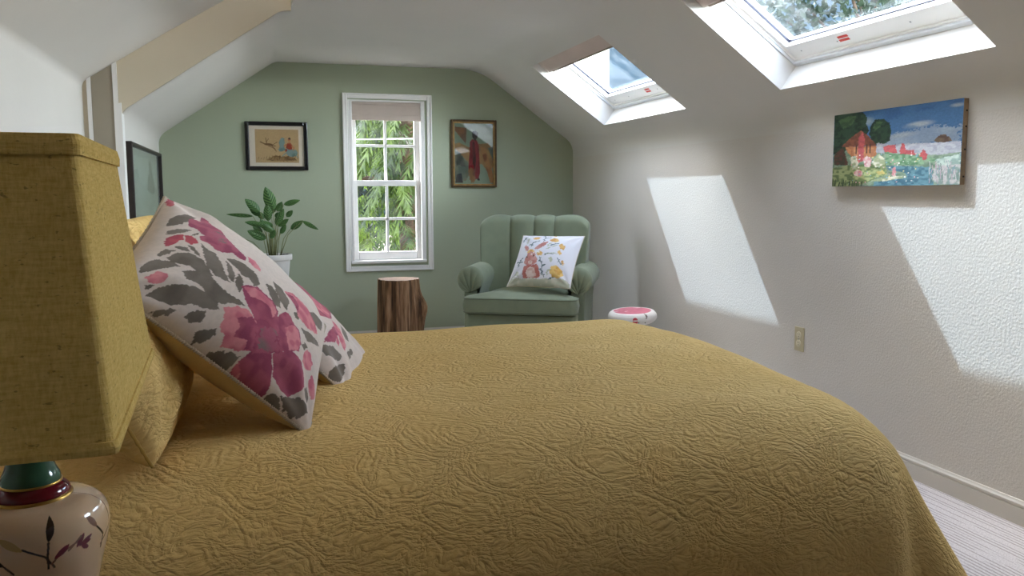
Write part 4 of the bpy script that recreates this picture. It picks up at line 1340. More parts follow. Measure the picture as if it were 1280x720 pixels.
# wall outlet
oc = thing('wall_outlet', 'almond duplex power outlet low on the right wall between the sunlit patches', 'outlet', (XR, 3.3268, .4238), (0, 0, -PI / 2))
box('cover_plate', (-.035, -.006, -.057), (.035, 0, .057), M['outlet'], oc, .003)
for zz in (.0195, -.0195):
    rc_ = lathe('receptacle', [(.0165, .0), (.0165, .0025), (.015, .003)], M['outlet2'], oc, 28)
    rc_.rotation_euler = (PI / 2, 0, 0); rc_.location = (0, -.0052, zz)
    boxes('slot', [((-.0075, .0015, -.0035), (-.0055, .0065, -.0028)), ((.0050, .002, -.0035), (.0070, .006, -.0028))], M['slot'], rc_).rotation_euler = (0, 0, 0)
    for o_ in rc_.children:
        o_.data.transform(Matrix(((1, 0, 0, 0), (0, 1, 0, 0), (0, 0, -1, 0), (0, 0, 0, 1))))
    lathe('ground_slot', [(.0022, .0028), (.0022, .0034)], M['slot'], rc_, 12, (0, -.007))
sc_ = lathe('screw', [(.0035, 0), (.0035, .0012), (.002, .0018)], M['metal'], oc, 14)
sc_.rotation_euler = (PI / 2, 0, 0); sc_.location = (0, -.0058, 0)

# ------------------------------------------------------------------ tree-stump table
st = thing('tree_stump', 'peeled tree stump used as a side table under the window', 'stump', (.905, 5.72, 0))
def stump():
    SEG, V, F = 120, [], []
    zs = [0, .03, .08, .14, .20, .26, .30, .335, .36, .385, .41, .44, .47, .50, .515, .525]
    for z in zs:
        for i in range(SEG):
            a = 2 * PI * i / SEG
            r = .141 + .010 * (1 - z / .52) + .006 * math.sin(3 * a + .6) + .004 * math.sin(5 * a + 2)
            r += .0045 * math.sin(13 * a + 1.5 * mnoise.noise(Vector((z * 3, a, 0)))) + .0035 * mnoise.noise(Vector((math.cos(a) * 9, math.sin(a) * 9, z * 2.5)))
            da = (a + .28 + PI) % (2 * PI) - PI                    # flare where a branch was cut, low on the right
            k = math.exp(-(da / .42) ** 2) * (math.exp(-((z - .335) / .075) ** 2) + .55 * math.exp(-((z - .22) / .13) ** 2))
            r += .040 * k
            if z >= .525: r -= .004
            V.append((r * math.cos(a), r * math.sin(a), z))
    for k in range(len(zs) - 1):
        for i in range(SEG):
            j = (i + 1) % SEG
            F.append((k * SEG + i, k * SEG + j, (k + 1) * SEG + j, (k + 1) * SEG + i))
    F.append(tuple(range(SEG))[::-1])
    o = mesh_obj('trunk', V, F, M['stump'], st)
    top = V[-SEG:]
    Vt = [(x, y, .5252) for x, y, z in top] + [(x * .5, y * .5, .5256) for x, y, z in top] + [(0, 0, .5256)]
    Ft = []
    for i in range(SEG):
        j = (i + 1) % SEG
        Ft.append((i, j, SEG + j, SEG + i)); Ft.append((SEG + i, SEG + j, 2 * SEG))
    mesh_obj('sawn_top', Vt, Ft, M['rings'], st)
    kn = lathe('knot', [(.034, 0), (.030, .006), (.016, .008), (.001, .006)], plain('dark_knot', rgb(62, 36, 26), .8, .2, noise_amt=.2, nscale=40), st, 20)
    kn.rotation_euler = (0, PI / 2 - .25, -.28); kn.location = (.182 * math.cos(-.28), .182 * math.sin(-.28), .335); kn.scale = (1.25, .45, 1)
stump()

# ------------------------------------------------------------------ ceramic toadstool
ms = thing('toadstool_stool', 'small ceramic toadstool seat with pink spotted top by the right wall', 'stool', (2.085, 4.46, .0), (.035, -.05, 0))
prof = spline([(.020, 0.3620), (.075, 0.3520), (.118, 0.3600), (.140, 0.3820), (.139, 0.4050), (.124, 0.4220), (.112, 0.4250), (.104, 0.4245), (.05, 0.4285), (.004, 0.4300)], 8)
def mcol(p):
    r = math.hypot(p[0], p[1]); a = math.atan2(p[1], p[0])
    W_, PKC = rgb(226, 220, 214), rgb(214, 112, 132)
    if p[2] > .38 and r < .109:
        s = mnoise.noise(Vector((p[0] * 22, p[1] * 22, 1)))
        if s > .42: return rgb(236, 214, 214)
        t = .5 + .5 * mnoise.noise(Vector((p[0] * 50, p[1] * 50, 4)))
        return tuple(x * (1 - .25 * t) for x in PKC)
    q = mnoise.noise(Vector((a * 3.2, p[2] * 40, 6)))
    if p[2] < .35:
        if q > .33: return rgb(182, 150, 96)
        return rgb(206, 190, 168)
    if q > .55: return rgb(120, 90, 80)
    return W_
cap_ = lathe('cap', prof, M['ceramic'], ms, 140, cols=mcol)
lathe('stem', spline([(.085, 0), (.078, .03), (.056, .12), (.050, .22), (.056, .30), (.070, 0.3560)], 8), M['ceramic'], ms, 60,
      cols=lambda p: rgb(196, 176, 140) if mnoise.noise(Vector((p[0] * 40, p[1] * 40, p[2] * 40))) < .3 else rgb(120, 84, 60))
ca = math.atan2(-4.46, -2.085) + .12
sp_ = lathe('painted_spot', [(.020, 0), (.019, .0014), (.012, .002), (.001, .0022)], plain('red_glaze', rgb(206, 74, 84), .15, .6), ms, 24)
sp_.location = (.1395 * math.cos(ca), .1395 * math.sin(ca), 0.3900)
sp_.rotation_euler = (0, PI / 2, ca); sp_.scale = (1, .8, 1)
for da, zz in ((-.62, 0.3820), (.14, 0.3800), (.42, 0.3770), (-.05, 0.3680)):
    d_ = lathe('painted_dot', [(.0035, 0), (.003, .001), (.0005, .0012)], M['slot'], ms, 10)
    rr = .1405 if zz > 0.3750 else .130
    d_.location = (rr * math.cos(ca + da), rr * math.sin(ca + da), zz); d_.rotation_euler = (0, PI / 2 + .15, ca + da)

# ------------------------------------------------------------------ potted plant on a stand
stand = thing('plant_stand', 'wooden plant stand under the white plant pot behind the floral pillows', 'stand', (.085, 5.80, 0))
lathe('top', [(.15, .455), (.155, .46), (.155, .474), (.15, .478)], M['wood'], stand, 40)
for k in range(3):
    a = 2 * PI * k / 3 + .5
    tube('leg', [(.11 * math.cos(a), .11 * math.sin(a), .456), (.14 * math.cos(a), .14 * math.sin(a), .0)], [.016, .012], M['wood'], stand)
pp = thing('potted_plant', 'striped-leaf houseplant in a white pot below the black framed print', 'plant', (.085, 5.80, .478))
lathe('pot', spline([(.088, 0), (.092, .004), (.112, .185), (.113, .190)], 4) + [(.125, .192), (.1265, .196), (.1270, .225), (.125, .229), (.117, .229), (.114, .222), (.112, .200)], M['pot'], pp)
lathe('soil', [(.112, .196), (.110, .207), (.06, .212), (.003, .214)], M['soil'], pp, 40, wob=lambda r, z, a, k: (r, z + .004 * math.sin(a * 7 + k)))
for k, (px_, py_, rr) in enumerate(((.072, -.045, .013), (.088, -.020, .012), (.060, -.070, .012), (-.03, -.085, .011), (.095, .02, .011), (.045, -.085, .010))):
    bm = bmesh.new(); bmesh.ops.create_icosphere(bm, subdivisions=2, radius=rr)
    for v in bm.verts:
        v.co *= 1 + .25 * mnoise.noise(v.co * 60 + Vector((k, 0, 0)))
        v.co += Vector((px_, py_, .214 + rr * .5))
    bm_obj('pebble', bm, M['pebble'], pp, True)
PXM = .00527
def P3(x, y, dy):            # leaf chart (units of the photo about the rim of the pot) -> plant space
    return Vector(((x - 250) / 3.275 * PXM, dy, .225 - (y - 618) / 3.275 * PXM))
LEAVES = [  # stem start x, leaf base, leaf tip, half width (m), depth offset base/tip
    (248, (262, 432), (230, 340), .040, -.02, -.06), (236, (207, 440), (150, 388), .030, -.03, -.05), (230, (178, 458), (75, 450), .013, 0, .03),
    (262, (302, 412), (368, 394), .019, .02, .02), (282, (325, 512), (376, 478), .022, -.02, -.03), (282, (374, 480), (436, 516), .015, -.03, -.05),
    (238, (228, 548), (155, 515), .030, -.06, -.10), (236, (212, 492), (146, 481), .018, -.02, -.04), (262, (268, 496), (300, 428), .024, -.05, -.06),
    (246, (238, 478), (238, 400), .028, -.03, -.03), (246, (256, 496), (186, 486), .026, -.06, -.08), (268, (310, 462), (336, 436), .018, -.01, -.01),
    (226, (88, 534), (52, 512), .020, .02, .03), (240, (206, 456), (164, 418), .022, 0, .0), (258, (264, 462), (288, 444), .016, -.01, -.02),
    (242, (238, 520), (206, 468), .022, -.05, -.07), (256, (262, 530), (236, 500), .020, -.08, -.10), (262, (275, 440), (296, 400), .022, .03, .04),
    (244, (222, 470), (196, 438), .020, .04, .05), (258, (276, 500), (318, 470), .018, -.04, -.05), (248, (248, 520), (222, 488), .022, -.09, -.11), (254, (252, 450), (268, 405), .020, .05, .06),
    (240, (214, 520), (176, 498), .020, -.05, -.08), (262, (284, 530), (306, 492), .017, -.06, -.07), (250, (244, 548), (262, 512), .018, -.10, -.12)]
for sx_, b_, t_, hw, d0, d1 in LEAVES:
    s0 = Vector(((sx_ - 250) / 3.275 * PXM * .9, d0 * .35, .205)); pb_ = P3(*b_, d0); pt = P3(*t_, d1)
    midp = s0.lerp(pb_, .55) + Vector(((s0.x - pb_.x) * .18, 0, .02))
    V, F = tube_geo([s0, s0.lerp(midp, .6), midp, midp.lerp(pb_, .6) + Vector((0, 0, .004)), pb_], [.0032, .0028, .0024, .002, .0016], 6)
    mesh_obj('leaf_stem', V, F, M['stem'], pp)
    ax = pt - pb_; L = ax.length; ax.normalize()
    side = ax.cross(Vector((.15, -1, .25)).normalized()).normalized(); nrm = side.cross(ax).normalized()
    V, F, UV = [], [], []
    NL, NW = 18, 8
    for i in range(NL + 1):
        t = i / NL
        wd = hw * (math.sin(PI * t ** .8) ** .8 if 0 < t < 1 else 0) + .0004
        for j in range(NW + 1):
            s = j / NW * 2 - 1
            p = pb_ + ax * (L * t) + side * (s * wd) + nrm * (-.35 * abs(s) * wd + .10 * L * (t - t * t) + .05 * wd * math.sin(t * 20) * abs(s))
            V.append(p); UV.append((j / NW, t))
    for i in range(NL):
        for j in range(NW):
            a = i * (NW + 1) + j
            F.append((a, a + 1, a + NW + 2, a + NW + 1))
    o = mesh_obj('leaf', V, F, M['leaf'], pp, True, uvs=UV)
    md = o.modifiers.new('thickness', 'SOLIDIFY'); md.thickness = .0009

# ------------------------------------------------------------------ armchair
CHX, CHY, CHR = 1.680, 5.20, math.radians(-28)
ch = thing('armchair', 'sage green channel-back armchair with rolled arms in the corner of the green wall', 'armchair', (CHX, CHY, 0), (0, 0, CHR))
def loop_solid(name, outline, levels, mat, parent, crown=0.0, crown_b=0.0, nfill=7):
    """outline: closed list of 2d points; levels: (inset, z); capped with crowned tops"""
    n = len(outline)
    P = [Vector(p) for p in outline]
    nor = []
    for i in range(n):
        d = (P[(i + 1) % n] - P[i - 1]).normalized(); nor.append(Vector((d.y, -d.x)))
    V, F = [], []
    def add(pts, z):
        V.extend((p.x, p.y, zz) for p, zz in zip(pts, z))
    for ins_, z in levels:
        add([p - m * ins_ for p, m in zip(P, nor)], [z] * n)
    rows = len(levels)
    def cap(ins_, z, cr, flip):
        base = [p - m * ins_ for p, m in zip(P, nor)]
        c = sum(base, Vector((0, 0))) / n
        start = (rows - 1) * n if not flip else 0
        prev = start
        for k in range(1, nfill + 1):
            f = 1 - k / (nfill + .5)
            s0 = len(V)
            add([c + (p - c) * f for p in base], [z + cr * (1 - f * f)] * n)
            for i in range(n):
                j = (i + 1) % n
                q = (prev + i, prev + j, s0 + j, s0 + i)
                F.append(q[::-1] if flip else q)
            prev = s0
        F.append(tuple(prev + i for i in range(n))[::-1] if flip else tuple(prev + i for i in range(n)))
    for k in range(rows - 1):
        for i in range(n):
            j = (i + 1) % n
            F.append((k * n + i, k * n + j, (k + 1) * n + j, (k + 1) * n + i))
    cap(levels[-1][0], levels[-1][1], crown, False)
    cap(levels[0][0], levels[0][1], -crown_b, True)
    o = mesh_obj(name, V, F, mat, parent, True)
    bm = bmesh.new(); bm.from_mesh(o.data); bmesh.ops.recalc_face_normals(bm, faces=bm.faces); bm.to_mesh(o.data); bm.free()
    return o
def outline(pts, seg=6):
    """closed polygon with per-corner radius"""
    n = len(pts)
    out = []
    for i in range(n):
        a, b, c = pts[i - 1], pts[i], pts[(i + 1) % n]
        f = fillet([(a[0], a[1], 0), b, (c[0], c[1], 0)], seg)[1:-1]
        out += f
    res = []
    for p, q in zip(out, out[1:] + out[:1]):
        k = max(1, int((q - p).length / .04))
        res += [p.lerp(q, t / k) for t in range(k)]
    return res
T_OUT = outline([(-.355, -.385, .05), (.355, -.385, .05), (.355, -.235, .03), (.262, -.215, .03), (.255, .19, .05), (-.255, .19, .05), (-.262, -.215, .03), (-.355, -.235, .03)])
def cush_levels(z0, z1, r=.022):
    L = []
    for k in range(6):
        a = PI / 2 * k / 5; L.append((r - r * math.sin(a), z0 + r - r * math.cos(a)))
    L.append((-.006, (z0 + z1) / 2))
    for k in range(6):
        a = PI / 2 * k / 5; L.append((r - r * math.cos(a), z1 - r + r * math.sin(a)))
    return L
sc = loop_solid('seat_cushion', T_OUT, cush_levels(.365, .468), M['velvet'], ch, .034, .0)
def welt(name, out_, z, rad, mat, parent, ins_=0.0):
    pts = [(p.x, p.y, z) for p in out_]
    n = len(pts); V, F = [], []
    for k in range(n):
        p = Vector(pts[k]); d = (Vector(pts[(k + 1) % n]) - Vector(pts[k - 1])).normalized(); s = Vector((d.y, -d.x, 0)); p = p - s * ins_
        for i in range(6):
            a = 2 * PI * i / 6; V.append(p + s * (math.cos(a) * rad) + Vector((0, 0, math.sin(a) * rad)))
    for k in range(n):
        for i in range(6):
            F.append((k * 6 + i, k * 6 + (i + 1) % 6, ((k + 1) % n) * 6 + (i + 1) % 6, ((k + 1) % n) * 6 + i))
    return mesh_obj(name, V, F, mat, parent)
welt('piping', T_OUT, .459, .0045, M['piping'], sc, .003)
welt('piping', T_OUT, .374, .0045, M['piping'], sc, .003)
B_OUT = outline([(-.345, -.335, .03), (.345, -.335, .03), (.345, .33, .03), (-.345, .33, .03)])
loop_solid('seat_base', B_OUT, [(.012, .10), (.0, .112), (0, .23), (0, .345), (.012, .362)], M['velvet'], ch)
for sx in (-.30, .30):
    for sy in (-.29, .29):
        lg = lathe('leg', [(.014, 0), (.018, .02), (.026, .09), (.028, .11)], M['wood'], ch, 20)
        lg.location = (sx, sy, 0)

def arm(s):
    cx, cz, r = .345, .560, .084
    prof = [(.300, .20), (.296, .34), (.288, .47)]
    for k in range(17):
        a = math.radians(205 - k * (205 + 62) / 16)
        prof.append((cx + r * math.cos(a), cz + r * math.sin(a)))
    prof += [(.388, .470), (.382, .34), (.380, .12)]
    n = len(prof)
    ysn = [-.205, -.19, -.14, -.07, 0, .08, .16, .24, .31]
    V, F = [], []
    for y in ysn:
        fl = 0.0 if y > -.195 else 0.006
        lift = .012 * (y + .2)
        for (x, z) in prof:
            x2 = x + (cx - x) * fl * 2; z2 = z + (.5 - z) * fl
            V.append((s * x2, y, z2 + lift + .0025 * mnoise.noise(Vector((x * 9, y * 9, z * 9 + s)))))
    for k in range(len(ysn) - 1):
        for i in range(n - 1):
            F.append((k * n + i, k * n + i + 1, (k + 1) * n + i + 1, (k + 1) * n + i))
        F.append((k * n + n - 1, k * n, (k + 1) * n, (k + 1) * n + n - 1))
    F.append(tuple((len(ysn) - 1) * n + i for i in range(n)))
    o = mesh_obj('arm', V, F, M['velvet'], ch)
    bm = bmesh.new(); bm.from_mesh(o.data); bmesh.ops.recalc_face_normals(bm, faces=bm.faces); bm.to_mesh(o.data); bm.free()
    # pleated fan on the front of the roll: folds run down to a gathering point under the scroll
    NP = 120; V, F = [], []
    gx, gz = .345, .475
    ring = []
    for k in range(NP + 1):
        a = math.radians(214 - k * (214 + 66) / NP)
        ring.append((cx + (r + .001) * math.cos(a), cz + (r + .001) * math.sin(a)))
    rows = [(1.0, -.200), (.97, -.213), (.88, -.222), (.70, -.228), (.50, -.228), (.30, -.222), (.12, -.215), (.03, -.209)]
    for f, y in rows:
        for k, (x, z) in enumerate(ring):
            p = .0055 * abs(math.sin(PI * k / NP * 7)) ** .6 * min(1, (1 - f) * 6 + .15) * (1 if f > .1 else .3)
            V.append((s * (gx + (x - gx) * f), y - p + .004, gz + (z - gz) * f))
    m = NP + 1
    for a in range(len(rows) - 1):
        for k in range(NP):
            F.append((a * m + k, a * m + k + 1, (a + 1) * m + k + 1, (a + 1) * m + k))
    o2 = mesh_obj('pleated_front', V, F, M['velvet'], o)
    # upholstered post under the scroll
    box('arm_post', (min(s * .299, s * .384), -.207, .115), (max(s * .299, s * .384), -.190, .492), M['velvet'], o, .006, 2)
arm(-1); arm(1)

def backrest():
    XS = [-.372, -.178, -.012, .128, .372]
    cols_x = []
    for a, b in zip(XS[:-1], XS[1:]):
        k = 16
        for i in range(k):
            t = i / k
            cols_x.append((a + (b - a) * (.5 - .5 * math.cos(PI * t)), a, b))
    cols_x.append((XS[-1], XS[-2], XS[-1]))
    V, F = [], []
    npth = None
    for (x, a, b) in cols_x:
        t = (x - a) / (b - a) * 2 - 1
        bulge = max(0, 1 - t * t) ** .5
        e = abs(x) / .372
        ztop = .942 + .018 * bulge - .042 * max(0, (e - .68) / .32) ** 2.4
        wing = .085 * max(0, (e - .55) / .45) ** 2
        path = []
        def yf(z): return .150 + .24 * (z - .45)
        R_ = .060
        NZ = 16
        for k in range(NZ + 1):
            z = .36 + (ztop - R_ - .36) * k / NZ
            fade = min(1, (z - .36) / .05)
            path.append((yf(z) - (.030 * bulge) * fade - wing, z))
        zc, y0 = ztop - R_, path[-1][0]
        thick = .135 + .03 * bulge
        for k in range(1, 11):
            an = PI - PI * k / 11
            path.append((y0 + thick / 2 + thick / 2 * math.cos(an), zc + R_ * math.sin(an)))
        yb = y0 + thick
        for k in range(7):
            z = zc - (zc - .12) * k / 6
            path.append((yb - .16 * (zc - z) - wing * .0, z))
        npth = len(path)
        for (y, z) in path:
            w = 1 - .085 * max(0, min(1, (.93 - z) / .45))
            V.append((x * w, y + .0, z))
    nc = len(cols_x)
    for c in range(nc - 1):
        for k in range(npth - 1):
            F.append((c * npth + k, (c + 1) * npth + k, (c + 1) * npth + k + 1, c * npth + k + 1))
    F.append(tuple(range(npth))); F.append(tuple((nc - 1) * npth + k for k in range(npth))[::-1])
    o = mesh_obj('backrest', V, F, M['velvet'], ch)
    bm = bmesh.new(); bm.from_mesh(o.data); bmesh.ops.recalc_face_normals(bm, faces=bm.faces); bm.to_mesh(o.data); bm.free()
    for x in XS[1:-1]:
        P = []
        for k in range(20):
            z = .50 + (.878 - .50) * k / 19
            w = 1 - .085 * max(0, min(1, (.93 - z) / .45))
            P.append((x * w, .150 + .24 * (z - .45) - .002, z))
        for k in range(1, 6):
            an = PI - PI * k / 11
            P.append((x, P[19][1] + .0675 + .0675 * math.cos(an), .882 + .060 * math.sin(an)))
        tube('channel_seam', P, .0035, M['piping'], o)
backrest()

# rabbit cushion
cvR = Canvas(240, 240, rgb(226, 224, 228))
RC = {'H': (rgb(204, 152, 142), rgb(192, 130, 120)), 'R': (rgb(192, 122, 110), rgb(180, 106, 96)), 'W': (rgb(222, 200, 190), rgb(204, 168, 156)), 'K': (rgb(52, 44, 46),) * 2,
      'Y': (rgb(226, 186, 118), rgb(212, 160, 92)), 'O': (rgb(230, 194, 118), rgb(206, 160, 84)), 'S': (rgb(188, 190, 168), rgb(208, 204, 184)), 'N': (rgb(104, 120, 120),) * 2}
for key, pts in RABBIT:
    cvR.poly([(x / 1000, y / 1000) for x, y in pts], *RC[key], cells=22, rough=.02)
for key, pts in RABBIT_STEMS:
    P = [(x / 1000, y / 1000) for x, y in pts]
    cvR.stroke(P, .0055, RC[key][0])
    for (x1, y1), (x2, y2) in zip(P[:-1], P[1:]):
        for f in (.3, .6, .9):
            cvR.ell(x1 + (x2 - x1) * f + .014 * (1 if f != .6 else -1), y1 + (y2 - y1) * f, .016, .007, RC[key][0], ang=.7)
for k in range(5):
    cvR.ell(*[(.30, .51), (.36, .555), (.42, .545), (.33, .545), (.39, .56)][k], .014, .012, rgb(240, 236, 230))
rp = thing('rabbit_cushion', 'square white cushion printed with a rabbit and yellow flowers on the green armchair', 'cushion',
           matrix=frame_matrix((1.733, 5.0226, .676), (.7708, -.637, .0067), (.4316, .53, .7299)))
make_pillow(rp, .42, .42, .14, M['print'], M['yellow_back'], cvR, 160, M['white_cord'] if 'white_cord' in M else M['trim_cord'], .0028, .05, 8, .05, .002)

# ------------------------------------------------------------------ outside
struct(box('ground', (-40, -30, -3.3), (45, 60, -3.2), M['lawn']))
def spray(V, F, p, d, L, rr, droop):
    """one flat feathery spray: a bent midrib with paired leaflets"""
    d = d.normalized()
    s = d.cross(Vector((0, 0, 1)))
    s = s.normalized() if s.length > .01 else Vector((1, 0, 0))
    n = 7
    prev = p
    for i in range(n):
        t = (i + 1) / n
        q = p + d * (L * t) + Vector((0, 0, -droop * L * t * t))
        ax = (q - prev).normalized()
        w = L * .36 * (1 - .75 * t) + .01
        for sg in (-1, 1):
            tip = q + (s * sg * 1.0 + ax * .8 + Vector((0, 0, -.25))).normalized() * w
            a = prev; b = prev.lerp(q, .75)
            k = len(V); V.extend([a, b, tip + ax * .008, tip]); F.append((k, k + 1, k + 2, k + 3))
        k = len(V); V.extend([prev - s * .004, prev + s * .004, q + s * .003, q - s * .003]); F.append((k, k + 1, k + 2, k + 3))
        prev = q
def cedar(loc, H, R0, count, mat, label, seed, zmin=-2.0, L=(.18, .42)):
    rr = random.Random(seed)
    t = thing('cedar_tree', label, 'tree', loc, group=None)
    V, F = tube_geo([(0, 0, 0), (.03, 0, H * .5), (0, .02, H)], [.16, .10, .02], 10)
    TV, TF = V, F
    V, F = [], []
    for k in range(count):
        z = H * (rr.random() ** 1.15) * .96 + .25
        a = rr.random() * 2 * PI
        rad = R0 * (1 - z / H) ** .8 * (.35 + .65 * rr.random() ** .5) + .08
        p = Vector((rad * math.cos(a), rad * math.sin(a), z))
        d = Vector((math.cos(a + rr.uniform(-.7, .7)), math.sin(a + rr.uniform(-.7, .7)), rr.uniform(-.7, .15)))
        spray(V, F, p, d, rr.uniform(*L), rr, rr.uniform(.4, 1.0))
    mesh_obj('foliage', V, F, mat, t, False)
    # limbs
    V, F = TV, TF
    for k in range(26):
        z = rr.uniform(.4, H * .85); a = rr.random() * 2 * PI; rad = R0 * (1 - z / H) ** .8 * .8
        tube_geo([(0, 0, z), (rad * .5 * math.cos(a), rad * .5 * math.sin(a), z + .05), (rad * math.cos(a), rad * math.sin(a), z - .15)], [.03, .02, .006], 5, V, F)
    mesh_obj('trunk', V, F, M['bark'], t)
    return t
cedar((1.45, 8.55, -3.2), 7.4, 2.1, 4000, M['cedar'], 'bright green feathery cedar just outside the white gable window', 3)
cedar((2.3, 14.6, -3.2), 8.6, 2.6, 4200, M['cedar_dark'], 'dark cedar farther off behind the bright one beyond the gable window', 9, L=(.3, .6))
tag(tube('utility_cable', [(-4, 7.3, 1.50), (.9, 7.25, 1.56), (5, 7.2, 1.68)], .006, M['cable']), 'thin pale cable crossing the view through the upper panes of the gable window', 'cable')

def leafy(loc, H, R0, count, mat, label, seed):
    rr = random.Random(seed)
    t = thing('leafy_tree', label, 'tree', loc)
    V, F = tube_geo([(0, 0, 0), (.1, 0, H * .4), (0, .1, H * .75)], [.20, .14, .05], 10)
    TV, TF = V, F
    V, F = [], []
    cl = [(Vector((rr.uniform(-1, 1), rr.uniform(-1, 1), rr.uniform(-.6, .8))) * R0 * .75, R0 * rr.uniform(.25, .5)) for k in range(26)]
    for k in range(count):
        c, r = rr.choice(cl)
        p = Vector((rr.gauss(0, 1), rr.gauss(0, 1), rr.gauss(0, 1))).normalized() * r * rr.random() ** .4 + c + Vector((0, 0, H - R0 * .6))
        d = Vector((rr.uniform(-1, 1), rr.uniform(-1, 1), rr.uniform(-1, .2))).normalized()
        s = d.cross(Vector((rr.uniform(-1, 1), rr.uniform(-1, 1), 1))).normalized()
        L = rr.uniform(.10, .20); w = L * .3
        k0 = len(V); V.extend([p, p + d * L * .5 + s * w, p + d * L, p + d * L * .5 - s * w]); F.append((k0, k0 + 1, k0 + 2, k0 + 3))
    mesh_obj('foliage', V, F, mat, t, False)
    V, F = TV, TF
    for c, r in cl:
        tube_geo([(0, .05, H * .55), (c.x * .5, c.y * .5, H - R0 * .6 + c.z * .3 - .2), (c.x, c.y, H - R0 * .6 + c.z)], [.06, .035, .01], 5, V, F)
    mesh_obj('trunk', V, F, M['bark'], t)
leafy((10.6, 12.6, -3.2), 8.3, 2.4, 9000, M['broadleaf'], 'leafy tree outside seen through the larger skylight', 11)

def hills():  # added ridge, put in to darken the sky seen through the roof windows
    V, F = [], []
    n = 90
    rows = [(0, 0.0), (.35, .45), (.7, .8), (1.0, 1.0), (1.35, .7)]
    for f, g in rows:
        for i in range(n + 1):
            a = math.radians(-30 + 92 * i / n)                  # beyond the gable and the roof windows
            R_ = 95 + 55 * f
            h = 15.5 + 3.5 * mnoise.noise(Vector((a * 2.2, 0, 5))) + 1.2 * mnoise.noise(Vector((a * 14, f, 2)))
            V.append((R_ * math.sin(a), R_ * math.cos(a), -3.3 + (h + 30) * g))
    for k in range(len(rows) - 1):
        for i in range(n):
            q = k * (n + 1) + i
            F.append((q, q + 1, q + n + 2, q + n + 1))
    return struct(mesh_obj('hills', V, F, M['hill'], None, True))
M['hill'] = plain('added_dark_hill', rgb(36, 47, 53), .95, .05, noise_amt=.10, nscale=.12)
hills()

# ------------------------------------------------------------------ light
SUNV = Vector((0.295, -0.60, -1.0)).normalized()
sl = bpy.data.lights.new('sun', 'SUN'); sl.energy = SUN_E; sl.angle = math.radians(.55); sl.color = (.80, .93, 1.06)
so = bpy.data.objects.new('sun', sl); COL.objects.link(so)
so.rotation_euler = SUNV.to_track_quat('-Z', 'Y').to_euler(); so.location = (-6, 18, 25)
wd = bpy.data.worlds.new('sky'); SC.world = wd; wd.use_nodes = True
nt = wd.node_tree; nt.nodes.clear()
sk = nt.nodes.new('ShaderNodeTexSky'); sk.sky_type = 'NISHITA'; sk.sun_disc = False
sk.sun_elevation = math.radians(57); sk.sun_rotation = math.radians(-21); sk.air_density = 1.0; sk.dust_density = 2.5; sk.ozone_density = 1.0
bg = nt.nodes.new('ShaderNodeBackground'); bg.inputs[1].default_value = SKY_E
ow = nt.nodes.new('ShaderNodeOutputWorld')
hz = nt.nodes.new('ShaderNodeMix'); hz.data_type = 'RGBA'      # thin summer haze
hz.inputs[0].default_value = 0.55; hz.inputs[7].default_value = HAZE + (1,)
nt.links.new(sk.outputs[0], hz.inputs[6]); nt.links.new(hz.outputs[2], bg.inputs[0]); # added glow low in the sky, unseen, brightens the left wall through roof windows
def wn(typ, **kw):
    x = nt.nodes.new(typ)
    for k, v in kw.items(): setattr(x, k, v)
    return x
def wm(op, a, b=0.0, clamp=False):
    x = wn('ShaderNodeMath', operation=op); x.use_clamp = clamp
    for i, v in ((0, a), (1, b)):
        if hasattr(v, 'is_output'): nt.links.new(v, x.inputs[i])
        else: x.inputs[i].default_value = v
    return x.outputs[0]
tc = wn('ShaderNodeTexCoord'); sx_ = wn('ShaderNodeSeparateXYZ'); nt.links.new(tc.outputs['Generated'], sx_.inputs[0])
az = wm('ARCTAN2', sx_.outputs[0], sx_.outputs[1])
nz = wn('ShaderNodeTexNoise'); nt.links.new(tc.outputs['Generated'], nz.inputs['Vector']); nz.inputs['Scale'].default_value = 3.5; nz.inputs['Detail'].default_value = 6
puff = wm('MULTIPLY', wm('SUBTRACT', nz.outputs['Fac'], .5), .5)
side = wm('MULTIPLY', wm('DIVIDE', wm('SUBTRACT', wm('ADD', az, puff), math.radians(FILL_A0)), math.radians(10), True), wm('DIVIDE', wm('SUBTRACT', math.radians(FILL_A1), wm('ADD', az, puff)), math.radians(15), True))
top = wm('DIVIDE', wm('SUBTRACT', math.sin(math.radians(FILL_EL)), wm('ADD', sx_.outputs[2], puff)), .22, True)
bank = wm('MULTIPLY', wm('MULTIPLY', side, top), wm('GREATER_THAN', sx_.outputs[2], -.02))
bg2 = nt.nodes.new('ShaderNodeBackground'); bg2.inputs[0].default_value = (1.0, .985, .96, 1)
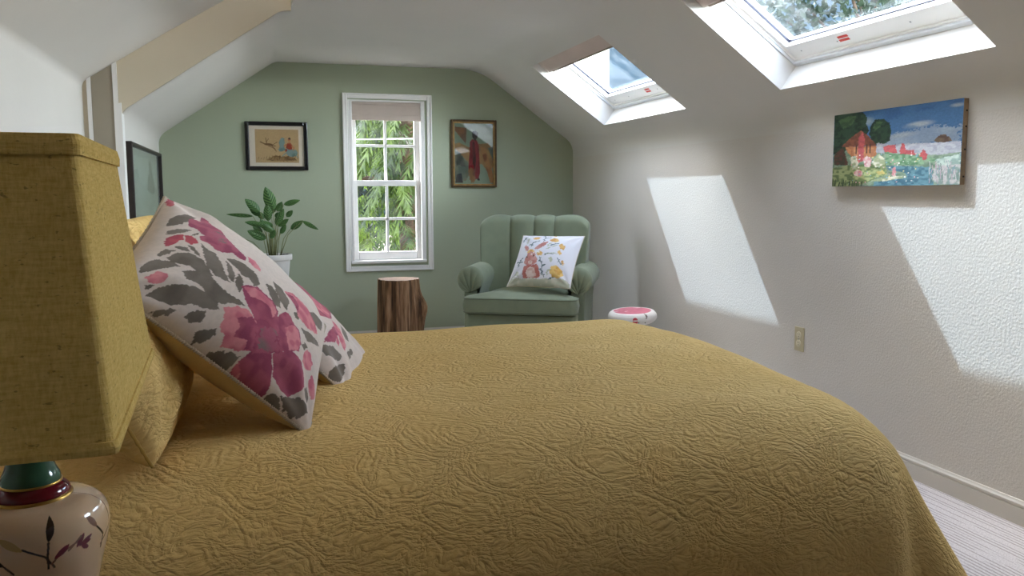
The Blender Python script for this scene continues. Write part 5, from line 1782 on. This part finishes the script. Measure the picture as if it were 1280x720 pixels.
nt.links.new(wm('MULTIPLY', bank, FILL_E), bg2.inputs[1])
ad = nt.nodes.new('ShaderNodeAddShader'); nt.links.new(bg.outputs[0], ad.inputs[0]); nt.links.new(bg2.outputs[0], ad.inputs[1])
nt.links.new(ad.outputs[0], ow.inputs[0])
def portal(name, loc, direction, sx, sy):
    l = bpy.data.lights.new(name, 'AREA'); l.shape = 'RECTANGLE'; l.size = sx; l.size_y = sy
    l.cycles.is_portal = True
    o = bpy.data.objects.new(name, l); COL.objects.link(o)
    o.location = loc; o.rotation_euler = Vector(direction).to_track_quat('-Z', 'Y').to_euler()
for k, (y0, y1) in enumerate(SKY):
    portal('daylight_portal', SP(SLEN / 2, (y0 + y1) / 2, .24), -sn, 1.3, 1.3)
portal('daylight_portal', ((wx0 + wx1) / 2, YF + .17, (wz0 + wz1) / 2), (0, -1, 0), .62, 1.25)

# ------------------------------------------------------------------ camera
cd = bpy.data.cameras.new('camera'); cd.sensor_fit = 'HORIZONTAL'; cd.sensor_width = 36; cd.lens = 1053.6 / 1280 * 36; cd.clip_start = .02
co = bpy.data.objects.new('camera', cd); COL.objects.link(co)
yaw, pit, rol = 0.2918, 0.1112, -0.0032
fw = Vector((math.sin(yaw) * math.cos(pit), math.cos(yaw) * math.cos(pit), -math.sin(pit)))
ri = Vector((math.cos(yaw), -math.sin(yaw), 0)); up = ri.cross(fw)
r2 = ri * math.cos(rol) + up * math.sin(rol); u2 = up * math.cos(rol) - ri * math.sin(rol)
mw = Matrix((r2, u2, -fw)).transposed().to_4x4(); mw.translation = (0, 0, 1.10)
co.matrix_world = mw
SC.camera = co

cy = SC.cycles
cy.use_denoising = True
cy.max_bounces = 14; cy.diffuse_bounces = 9; cy.glossy_bounces = 5; cy.transparent_max_bounces = 16; cy.transmission_bounces = 6
cy.sample_clamp_indirect = 8.0
cy.caustics_reflective = False; cy.caustics_refractive = False
vs = SC.view_settings
vs.view_transform = 'Standard'; vs.look = 'None'; vs.gamma = 1.0; vs.use_curve_mapping = False
vs.exposure = EXPO
